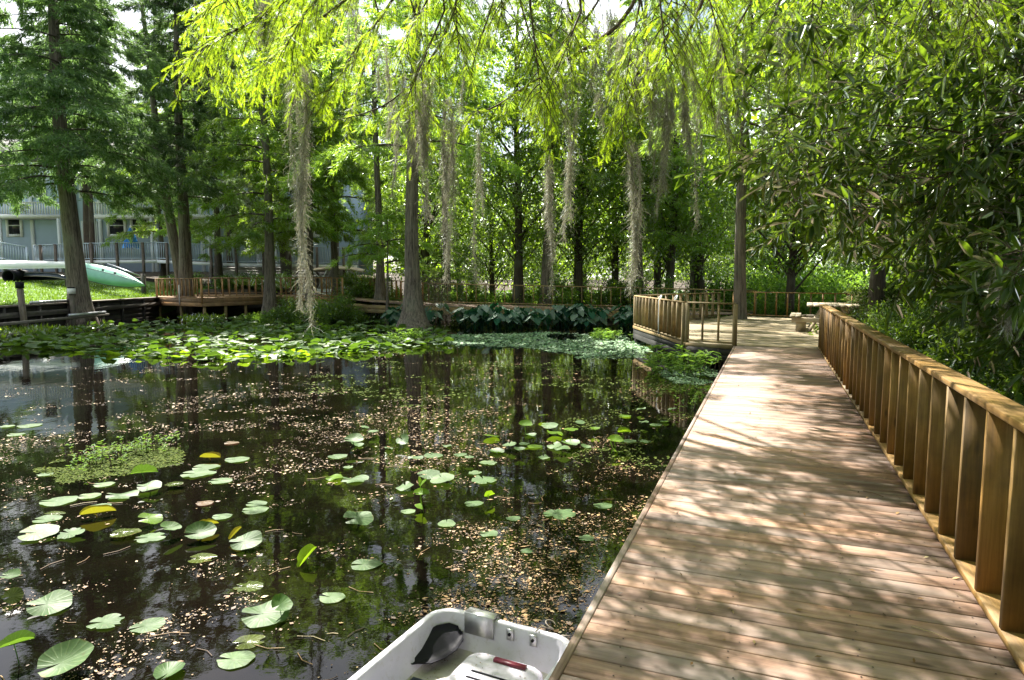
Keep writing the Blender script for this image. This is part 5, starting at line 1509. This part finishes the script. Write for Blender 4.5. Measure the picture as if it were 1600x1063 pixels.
# ------------------------------------------------------------------ the cypress overhead: limbs, fronds
oc = empty('overhanging_cypress', (4.6, -1.2, .2), 'old cypress whose bright feathery branches hang over the pond from above', 'tree')
OC0 = np.array(oc.location)
trk = trunk_mb(14, .38, 1.7, 3, .15)
trk.V = [v + OC0 for v in trk.V]
trk.build('trunk', M['bark'], oc, True)
limbs = MB()
def curve(P, n=10):
    P = np.asarray(P, float); tt = np.linspace(0, len(P) - 1, n)
    # smooth through the points (Catmull-Rom)
    out_ = []
    for q in tt:
        i = min(int(q), len(P) - 2); f = q - i
        p0, p1, p2, p3 = P[max(i-1, 0)], P[i], P[i+1], P[min(i+2, len(P)-1)]
        out_.append(.5 * ((2*p1) + (-p0+p2)*f + (2*p0-5*p1+4*p2-p3)*f*f + (-p0+3*p1-3*p2+p3)*f**3))
    return np.array(out_)
MAIN = [[(4.4, -1.2, 7.5), (1.5, 3.5, 9.6), (-2.2, 8.0, 9.8), (-4.5, 11.5, 8.9)],
        [(4.5, -1.2, 8.2), (3.4, 4.5, 10.2), (2.0, 9.5, 10.2), (1.2, 14.0, 9.0)],
        [(4.6, -1.1, 7.0), (5.4, 4.0, 9.0), (5.6, 8.5, 9.2), (5.0, 13.0, 8.4)],
        [(4.4, -1.2, 6.8), (.5, 1.5, 8.8), (-4.5, 4.0, 9.0), (-8.0, 7.5, 8.4)],
        [(4.4, -1.2, 9.0), (1.0, 6.0, 11.0), (-1.2, 12.5, 10.6), (-2.0, 17.0, 9.4)]]
mpts = []
for P in MAIN:
    C = curve(P, 26); mpts.append(C)
    limbs.tube(C, np.linspace(.07, .02, 26), 8, False)
mpts = np.concatenate(mpts)
FP, FD, FU, FS = [], [], [], []             # fronds: place, direction, length
g = np.random.default_rng(17)
def twig(P0, d, L, dens=26, droop=.5, fl=(.09, .17)):
    """a thin hanging twig with fronds along it"""
    d = unit(np.asarray(d, float)); n = 6
    C = np.array([P0 + d * L * s + np.array([0, 0, -droop * L * s * s]) for s in np.linspace(0, 1, n)])
    limbs.tube(C, np.linspace(.006, .002, n), 3, False)
    m = max(4, int(L * dens))
    s = g.uniform(.05, 1.0, m)
    pos = P0 + d * L * s[:, None] + np.array([0, 0, -1.0]) * (droop * L * s * s)[:, None]
    sd = unit(np.cross(d, (0, 0, 1.0)))
    dr = d * .45 + sd * (np.where(g.random(m) < .5, -1, 1) * g.uniform(.3, 1, m))[:, None] + g.normal(size=(m, 3)) * .25
    dr[:, 2] -= g.uniform(.0, .95, m)
    FP.append(pos); FD.append(dr); FS.append(g.uniform(*fl, m) * (1.05 - .35 * s))
def branch(P, r0=.03, n_tw=20, Lt=(.35, .85), join=True, dens=26, start=.12, n=14):
    C = curve(P, n)
    if join:
        j = mpts[np.argmin(np.linalg.norm(mpts - C[0], axis=1))]
        C = np.concatenate([curve([j, (j + C[0]) / 2 + np.array([0, 0, .25]), C[0]], 5)[:-1], C])
    limbs.tube(C, np.linspace(r0 * 1.25, r0 * .18, len(C)), 6, False)
    k0 = 4 if join else 0
    seg = C[k0:]
    for i in range(n_tw):
        s = start + (1 - start) * (i + g.random()) / n_tw
        q = s * (len(seg) - 1); a = min(int(q), len(seg) - 2)
        p = seg[a] + (seg[a+1] - seg[a]) * (q - a); ax = unit(seg[a+1] - seg[a])
        sd = unit(np.cross(ax, (0, 0, 1.0))) * (1 if i % 2 else -1)
        twig(p, ax * g.uniform(.3, 1.0) + sd * g.uniform(.3, 1.0) + np.array([0, 0, g.uniform(-.5, .25)]), g.uniform(*Lt) * (1.1 - .5 * s), dens)
def px(*pts): return [D(u, v, y) for u, v, y in pts]
# branches seen in the photograph
VIS = [
 (px((1015,-60,8.2),(975,30,8.0),(900,85,7.8),(830,130,7.6),(772,168,7.5),(735,178,7.4)), .030, 14, (.3,.65)),
 (px((735,-90,7.6),(705,30,7.5),(660,110,7.4),(600,165,7.3),(520,190,7.2)), .020, 8, (.25,.5)),
 (px((790,-60,8.6),(765,20,8.5),(742,90,8.3),(728,170,8.2)), .016, 4, (.25,.45)),
 (px((560,-90,6.6),(480,-25,6.5),(410,25,6.4),(340,62,6.3),(292,92,6.2)), .022, 24, (.3,.62)),
 (px((620,-80,7.2),(540,0,7.0),(470,50,6.9),(420,95,6.8),(395,120,6.8)), .020, 20, (.3,.6)),
 (px((650,-60,7.6),(600,20,7.4),(560,70,7.3),(530,120,7.2),(505,150,7.2)), .018, 20, (.3,.6)),
 (px((520,-70,5.9),(500,-10,5.9),(470,30,5.8),(450,70,5.8)), .015, 14, (.3,.55)),
 (px((700,-80,8.4),(670,-5,8.2),(640,50,8.1),(625,100,8.0)), .016, 16, (.3,.6)),
 (px((430,-90,6.9),(380,-40,6.8),(345,-5,6.7),(320,20,6.7)), .015, 16, (.3,.6)),
 (px((960,-70,8.8),(930,10,8.6),(885,60,8.5),(850,110,8.4),(830,150,8.4)), .018, 18, (.35,.7)),
 (px((900,40,8.4),(880,110,8.3),(862,170,8.2),(857,235,8.2)), .012, 12, (.25,.5)),
 (px((1100,-60,8.2),(1060,30,8.0),(1010,110,7.9),(975,170,7.8),(950,205,7.8)), .022, 22, (.35,.7)),
 (px((1130,-80,7.4),(1090,20,7.2),(1050,100,7.1),(1005,150,7.0)), .028, 8, (.3,.6)),
 (px((1210,-70,8.6),(1170,10,8.4),(1130,80,8.3),(1105,150,8.2)), .018, 20, (.35,.7)),
 (px((1300,-70,8.8),(1280,20,8.6),(1250,75,8.5),(1225,120,8.5)), .018, 22, (.35,.7)),
 (px((1380,-80,8.0),(1360,0,7.8),(1320,50,7.7),(1280,90,7.7)), .018, 22, (.35,.7)),
 (px((1470,-70,8.6),(1440,0,8.5),(1400,60,8.4),(1370,100,8.4)), .018, 20, (.35,.7)),
 (px((1560,-70,8.2),(1540,0,8.0),(1500,50,7.9),(1470,95,7.9)), .018, 20, (.35,.7)),
 (px((830,-90,9.6),(800,-20,9.4),(770,30,9.3),(740,70,9.2)), .016, 14, (.35,.7)),
 (px((1060,60,9.0),(1090,130,8.9),(1130,190,8.8),(1150,230,8.8)), .014, 18, (.35,.65)),
]
for P, r0, k, Lt in VIS: branch(P, r0, int(k * 1.5), Lt, dens=64)
for i in range(36):
    u0 = g.uniform(285, 1620)
    if 735 < u0 < 815 and g.random() < .6: continue
    lim = np.interp(u0, [285, 340, 480, 560, 690, 730, 800, 850, 900, 960, 1100, 1180, 1300, 1620], [110, 150, 190, 215, 235, 110, 60, 220, 190, 220, 210, 130, 100, 80])
    v0 = lim * g.random() ** .6; y0 = g.uniform(5.8, 9.6); du = g.uniform(-70, 40)
    branch(px((u0 - du, v0 - 150, y0 + .3), (u0 - du * .5, v0 - 80, y0 + .1), (u0, v0 - 8, y0)), .012, 15, (.28, .62), dens=60)
nvis = sum(len(q) for q in FP)
# branches above the picture: the crown that shades the boardwalk and the near water
SV = np.array(SUNV)
TABLE = np.array(pt.location)
cnt = 0
while cnt < 490:
    deck = cnt < 330
    if deck: t0, n0 = g.uniform(-1.5, 21), g.normal(.3, 1.6)
    else: t0, n0 = g.uniform(-1, 18), g.uniform(1.6, 7.5)
    if deck and abs(n0 - .3) > 3.6: continue
    if n0 < -.95 and t0 < 5.2: continue
    q0 = TN(t0, n0, DZ)
    gapn = wave_noise(np.array([[t0, n0]]), .9, 88, 4)[0]
    hole = math.exp(-((t0 - 7.2) / 1.5) ** 2 - ((n0 + .25) / .95) ** 2) + .55 * math.exp(-((t0 - 10.5) / 1.6) ** 2 - ((n0 + .5) / .8) ** 2)
    hole += 1.0 * math.exp(-((q0[0] - TABLE[0]) / 1.3) ** 2 - ((q0[1] - TABLE[1]) / 1.5) ** 2)
    if deck and (gapn > .72 or g.random() < 1.7 * hole): continue
    kk = max(6.0, 3.6 + .84 * max(q0[1], 0)) + g.uniform(.2, 2.6)
    j = q0 + SV * kk
    az = g.uniform(0, 6.3); L = g.uniform(.5, 1.2); o = np.array([math.cos(az), math.sin(az), 0])
    branch([j - o * L * .5 + np.array([0, 0, .25]), j, j + o * L * .5 - np.array([0, 0, .1])], .010, 12 if deck else 9, (.35, .8), cnt % 3 == 0, 24 if deck else 12, n=5)
    cnt += 1
P_, d_, s_ = np.concatenate(FP), np.concatenate(FD), np.concatenate(FS)
V_, F_, t_, n_ = [], [], [], 0
vis = np.zeros(len(P_), bool); vis[:nvis] = True
parts = []
idx = g.integers(0, 3, len(P_))
for k in range(3):
    q = vis & (idx == k)
    parts.append(scatter(*FRONDS[k], P_[q], frames(d_[q], np.array([0, 0, 1.0]) + g.normal(size=(q.sum(), 3)) * .5), s_[q]))
for k in range(2):
    q = ~vis & (idx % 2 == k)
    parts.append(scatter(*FRONDS_LOW[k], P_[q], frames(d_[q], np.array([0, 0, 1.0]) + g.normal(size=(q.sum(), 3)) * .5), s_[q] * 1.55))
V, F, t = merge(parts)
V = V - OC0
limbs.build('limbs', M['twig'], oc, True)
link('crown', leaf_mesh('crown', V, F, t, 'cyp_near'), oc)
print('overhead fronds', nvis, len(P_), 'faces', len(F))

# ------------------------------------------------------------------ Spanish moss
def moss_mesh(seed, L, W_, n, taper=.8, mat='moss'):
    """a hanging beard of curly strands, top at the origin"""
    g = np.random.default_rng(seed)
    V, F, T = [], [], []
    k = 6
    nl = max(2, int(W_ * 26))
    lines = [(g.normal(size=2) * W_ * .3, L * (1 if i == 0 else g.uniform(.3, .98)), g.uniform(0, 6, 3)) for i in range(nl)]
    wts = np.array([l[1] for l in lines]); wts = wts / wts.sum()
    which = g.choice(nl, n, p=wts)
    gaps = g.uniform(0, 6, 4)
    i = 0
    while i < n:
        off, ll, ph = lines[which[i]]
        z = ll * g.random() ** .9
        if g.random() > .62 + .5 * math.sin(z * 5.2 / max(.4, L * .5) + gaps[0]) * math.sin(z * 2.3 + gaps[1]): 
            if g.random() < .8: continue
        i += 1
        f = z / L
        c = np.array([off[0] * (1 - taper * f) + .035 * math.sin(3 * z + ph[0]), off[1] * (1 - taper * f) + .035 * math.sin(2.3 * z + ph[1]), -z])
        wob = (.55 + .45 * math.sin(z * 4.1 + gaps[2])) * W_ * .16 * (1.15 - f)
        c[:2] += g.normal(size=2) * wob
        d = unit(g.normal(size=3) * np.array([1, 1, .4]) * (.36 if g.random() < .92 else 1.0) + np.array([0, 0, -1.25]))
        ln_ = g.uniform(.06, .20); cu = g.normal(size=3) * 11; w = g.uniform(.0013, .0028)
        sd = unit(np.cross(d, g.normal(size=3)))
        n0 = len(V)
        for q in range(k):
            s = q / (k - 1)
            p = c + d * ln_ * s + np.array([math.sin(cu[0] * s), math.sin(cu[1] * s), .4 * math.sin(cu[2] * s)]) * ln_ * .24 * s
            ww = w * (1 - .6 * s)
            V += [p - sd * ww, p + sd * ww]
            if q: F.append((n0 + 2*q - 2, n0 + 2*q - 1, n0 + 2*q + 1, n0 + 2*q))
        T += [g.random()] * (2 * k)
    return mesh('spanish_moss', np.array(V), np.array(F), M[mat], {'tint': np.array(T)})
MOSS = [
 (468,95,512,36,7.1,'longest grey moss strand, hanging nearly to the pond beside the thin cypress',1500),
 (655,120,335,46,7.3,'wide grey moss beard in front of the stout flared cypress',1300),
 (695,150,432,30,7.4,'long tapering moss strand right of the stout flared cypress',1100),
 (745,195,440,15,8.2,'thin wispy moss strand hanging from a bare twig in the middle',350),
 (858,238,450,18,8.2,'pale narrow moss strand below a bright green frond tip',650),
 (889,95,372,24,8.3,'moss strand right of the bright frond tip, ending higher than its neighbour',800),
 (993,215,452,24,7.8,'pale dense moss strand hanging before the pond corner of the platform',1000),
 (1012,62,232,34,7.1,'thick moss curtain hanging from the sloping limb, above the pale dense strand',1100),
 (1045,112,292,28,7.1,'moss tail hanging from the middle of the sloping limb',800),
 (1078,62,245,30,7.2,'moss curtain on the upper part of the sloping limb',900),
 (1094,150,345,13,8.2,'thin moss thread below the sloping limb, above the platform tree',260),
 (958,12,150,28,8.0,'short dark moss tuft hung near the top, left of the sloping limb',600),
 (930,40,135,16,8.1,'small moss tuft near the top beside a twig fork',260),
 (412,-10,62,30,6.6,'moss tuft caught in the bright fronds at the upper left',420),
 (610,150,300,13,8.0,'thin moss wisp between the two wide moss beards and the bright fronds',260),
 (1228,20,140,32,8.5,'moss tuft among the sunlit fronds over the laurel',520),
 (1160,60,190,24,8.4,'greyish moss strand left of the laurel branches',480),
 (1480,30,112,26,8.2,'moss tuft in the dark leaves at the upper right',420),
 (1590,70,185,24,8.3,'moss strand at the upper right corner of the leaves',420),
 (1556,-20,62,30,8.1,'moss tuft touching the top edge at the right',320),
 (890,-20,40,10,7.8,'short moss thread at the top edge above the bare twigs',100),
 (1122,30,195,24,7.6,'pale moss curtain right of the sloping limb, near the top',420),
 (1142,85,262,16,8.0,'thin moss strand just right of the pale curtain, over the platform tree',260),
 (940,55,205,20,8.4,'wispy moss strand between two forks of the bare limb',300),
 (975,40,170,26,7.6,'greyish moss curtain left of the thick one on the sloping limb',420),
 (1030,130,330,12,7.3,'longest thin thread under the thick moss curtain',240),
 (600,70,215,20,7.8,'moss strand among the bright fronds left of the wide beard',300),
 (720,40,180,12,8.3,'moss thread clinging to the bare upright twig near the top',160),
 (545,-10,95,20,7.3,'moss tuft in the fronds at the top, right of the longest strand',260),
 (1200,120,290,14,8.6,'faint moss strand in front of the outermost laurel leaves',220),
 (1335,5,90,20,8.0,'moss tuft at the top over the middle of the laurel',240),
 (1578,415,505,26,5.6,'moss tuft hanging low in the dark thicket beyond the railing',420),
]
for i, (u, v0, v1, w, y, lab, n) in enumerate(MOSS):
    a, b = D(u, v0, y), D(u, v1, y)
    o = link('spanish_moss', moss_mesh(200 + i, float(a[2] - b[2]), w / FPX * y * .85, int(n * 1.6)), None, a)
    tag(o, lab, 'Spanish moss', 'Spanish moss hanging from the branches')
# moss far off, on the trees of the bank
for i in range(26):
    u, v, y = random.uniform(330, 1160), random.uniform(180, 330), random.uniform(28, 38)
    if i > 20: u = random.uniform(230, 420)
    k = i % 3
    if i < 3: fm = [moss_mesh(300 + j, 2.4, .45, 260, .5) for j in range(3)] if i == 0 else fm
    o = link('spanish_moss', fm[k], None, D(u, v, y), (0, 0, random.uniform(0, 6)), (1.6, 1.6, random.uniform(.7, 1.2)))
    tag(o, 'small grey moss tuft hanging in the trees along the far bank', 'Spanish moss', 'moss tufts in the far trees')
# brown hanging brush beside the flared cypress
M['brush'] = leaf_mat('dry_brush', [(0, (.07,.045,.035)), (1, (.20,.14,.11))], (.12,.08,.05), .2, .02, .6)
o = link('dry_brush', moss_mesh(321, 2.4, 1.2, 7000, .0, 'brush'), None, D(688, 432, 28.0), (0, 0, 0), (1, 1, 1.0))
tag(o, 'brown tangle of dry hanging roots beside the flared cypress', 'brush')

# ------------------------------------------------------------------ the laurel leaning over the boardwalk
lt = empty('laurel_tree', TN(8.0, 4.4, .2), 'glossy dark laurel leaning from the bank over the boardwalk', 'tree')
L0 = np.array(lt.location)
lb_ = MB()
TR = curve([L0, L0 + np.array([-.3, .1, 1.6]), L0 + np.array([-.1, .4, 3.4]), L0 + np.array([.2, .5, 6.4])], 14)
TB = MB().tube(TR, np.linspace(.17, .07, 14), 10); TB.build('trunk', M['bark_dark'], lt, True)
LP, LD2, LT2 = [], [], []
g = np.random.default_rng(23)
def leafy_twig(p, d, L, n):
    d = unit(np.asarray(d, float))
    e = p + d * L + np.array([0, 0, -.18 * L])
    lb_.tube([p, (p + e) / 2 + np.array([0, 0, .03]), e], [.005, .004, .002], 3, False)
    s = np.clip(g.beta(2.2, 1.1, n), .1, 1)
    pos = p + (e - p) * s[:, None]
    r_ = unit(g.normal(size=(n, 3)))
    dr = d * .8 + r_ * .9; dr[:, 2] -= .42
    LP.append(pos); LD2.append(dr); LT2.append(np.clip(g.random(n) * .95 + (g.random(n) < .012) * .3, 0, 1))
def lbranch(P, r0, ntw, n=12, start=.25, Lt=(.25, .6)):
    C = curve(P, 14); lb_.tube(C, np.linspace(r0, r0 * .2, 14), 6, False)
    for i in range(ntw):
        s = start + (1 - start) * (i + g.random()) / ntw
        q = s * 13; a = min(int(q), 12); p = C[a] + (C[a+1] - C[a]) * (q - a); ax = unit(C[a+1] - C[a])
        sd = unit(np.cross(ax, (0, 0, 1.0))) * (1 if i % 2 else -1)
        leafy_twig(p, ax * g.uniform(.2, 1) + sd * g.uniform(.3, 1) + np.array([0, 0, g.uniform(-.5, .5)]), g.uniform(*Lt), n)
def fromtrunk(h): return TR[np.argmin(np.abs(TR[:, 2] - h))]
LB = [(1160,235,8.5,3.6),(1105,268,8.8,3.4),(1185,300,8.4,3.2),(1150,200,9.5,4.0),(1250,110,9.0,4.6),(1215,170,8.4,4.2),(1240,250,7.4,3.4),(1210,330,9.5,3.0),(1250,345,10.0,2.8),(1195,260,10.5,3.8),
      (1290,320,8.0,3.0),(1320,260,7.0,3.4),(1340,180,7.2,4.0),(1300,160,9.4,4.4),(1380,110,8.0,4.6),(1400,320,6.8,2.8),(1360,380,8.2,2.4),(1420,240,6.6,3.4),(1450,160,7.0,4.0),
      (1480,300,6.4,2.8),(1500,220,6.4,3.2),(1520,120,7.2,4.2),(1560,200,6.6,3.4),(1550,330,6.2,2.6),(1450,385,7.0,2.2),(1500,420,6.6,2.0),(1570,420,6.4,2.0),(1590,280,6.4,2.8),(1380,60,9.0,4.8),(1460,50,8.0,4.8),(1560,50,7.6,4.8),(1270,200,11,4.4),(1230,300,12,3.8),(1330,340,11,3.4)]
for u, v, y, h in LB:
    e = D(u, v, y); b = fromtrunk(h); m_ = (b + e) / 2 + np.array([0, 0, .35])
    lbranch([b, b * .7 + e * .3 + g.normal(size=3) * .3 + np.array([0, 0, .4]), b * .35 + e * .65 + g.normal(size=3) * .3 + np.array([0, 0, .3]), e], .016, 17, 8)
for i in range(220):
    u, v, y = g.uniform(1180, 1640), g.uniform(20, 450), g.uniform(6.2, 11.5)
    if u < 1400 and v > 370 or (u - 1100) * 2.6 < abs(v - 240) * .9: continue
    p = D(u, v, y)
    for k in range(3): leafy_twig(p, g.normal(size=3), g.uniform(.25, .5), 7)
for i in range(230):                         # the low skirts of the laurel, down to the railing
    u = g.uniform(1345, 1640); v = g.uniform(370, 600)
    if v > 395 + (u - 1345) * .62: continue
    y = g.uniform(1.05, 1.5) * 1.75 / max(.08, (u - 800) / FPX * NV[0] + NV[1])
    if y > 13: continue
    for k in range(3): leafy_twig(D(u, v, y), g.normal(size=3) + np.array([0, 0, -.2]), g.uniform(.25, .5), 7)
P_, d_, t_ = np.concatenate(LP), np.concatenate(LD2), np.concatenate(LT2)
s_ = g.uniform(.11, .25, len(P_))
V, F, t = scatter(LEAF, LEAF_F, P_, frames(d_, np.array([0, 0, 1.0]) + g.normal(size=P_.shape) * .5), np.stack([s_, s_ * .27, s_], 1), t_)
lb_.build('limbs', M['twig'], lt)
link('crown', leaf_mesh('crown', V - L0, F, t, 'laurel'), lt)
print('laurel leaves', len(P_))


fl = MB()
for i in range(320):
    t, n = random.uniform(2.0, 15), random.uniform(NL + .05, 1.1)
    q = TN(t, n, DZ + .008); a = random.uniform(0, 6.3); s = random.uniform(.006, .022); d_ = np.array([math.cos(a), math.sin(a), random.uniform(0, .3)]) * s; e = np.array([-d_[1], d_[0], 0]) * .4
    fl.add([q - d_, q - e, q + d_, q + e + UZ * .003], [(0, 1, 2, 3)])
for i in range(7):
    t, n = random.uniform(3, 10), random.uniform(-.3, .9); q = TN(t, n, DZ + .007); a = random.uniform(0, 6.3); d_ = np.array([math.cos(a), math.sin(a), 0])
    fl.tube([q, q + d_ * .08 + np.array([.01, 0, .004]), q + d_ * .16], .0025, 4)
tag(fl.build('fallen_leaves', M['litter']), 'bits of fallen leaves and twigs on the boardwalk', 'leaf litter', kind='stuff')
print('objects', len(bpy.data.objects), 'faces', sum(len(m_.polygons) for m_ in bpy.data.meshes))
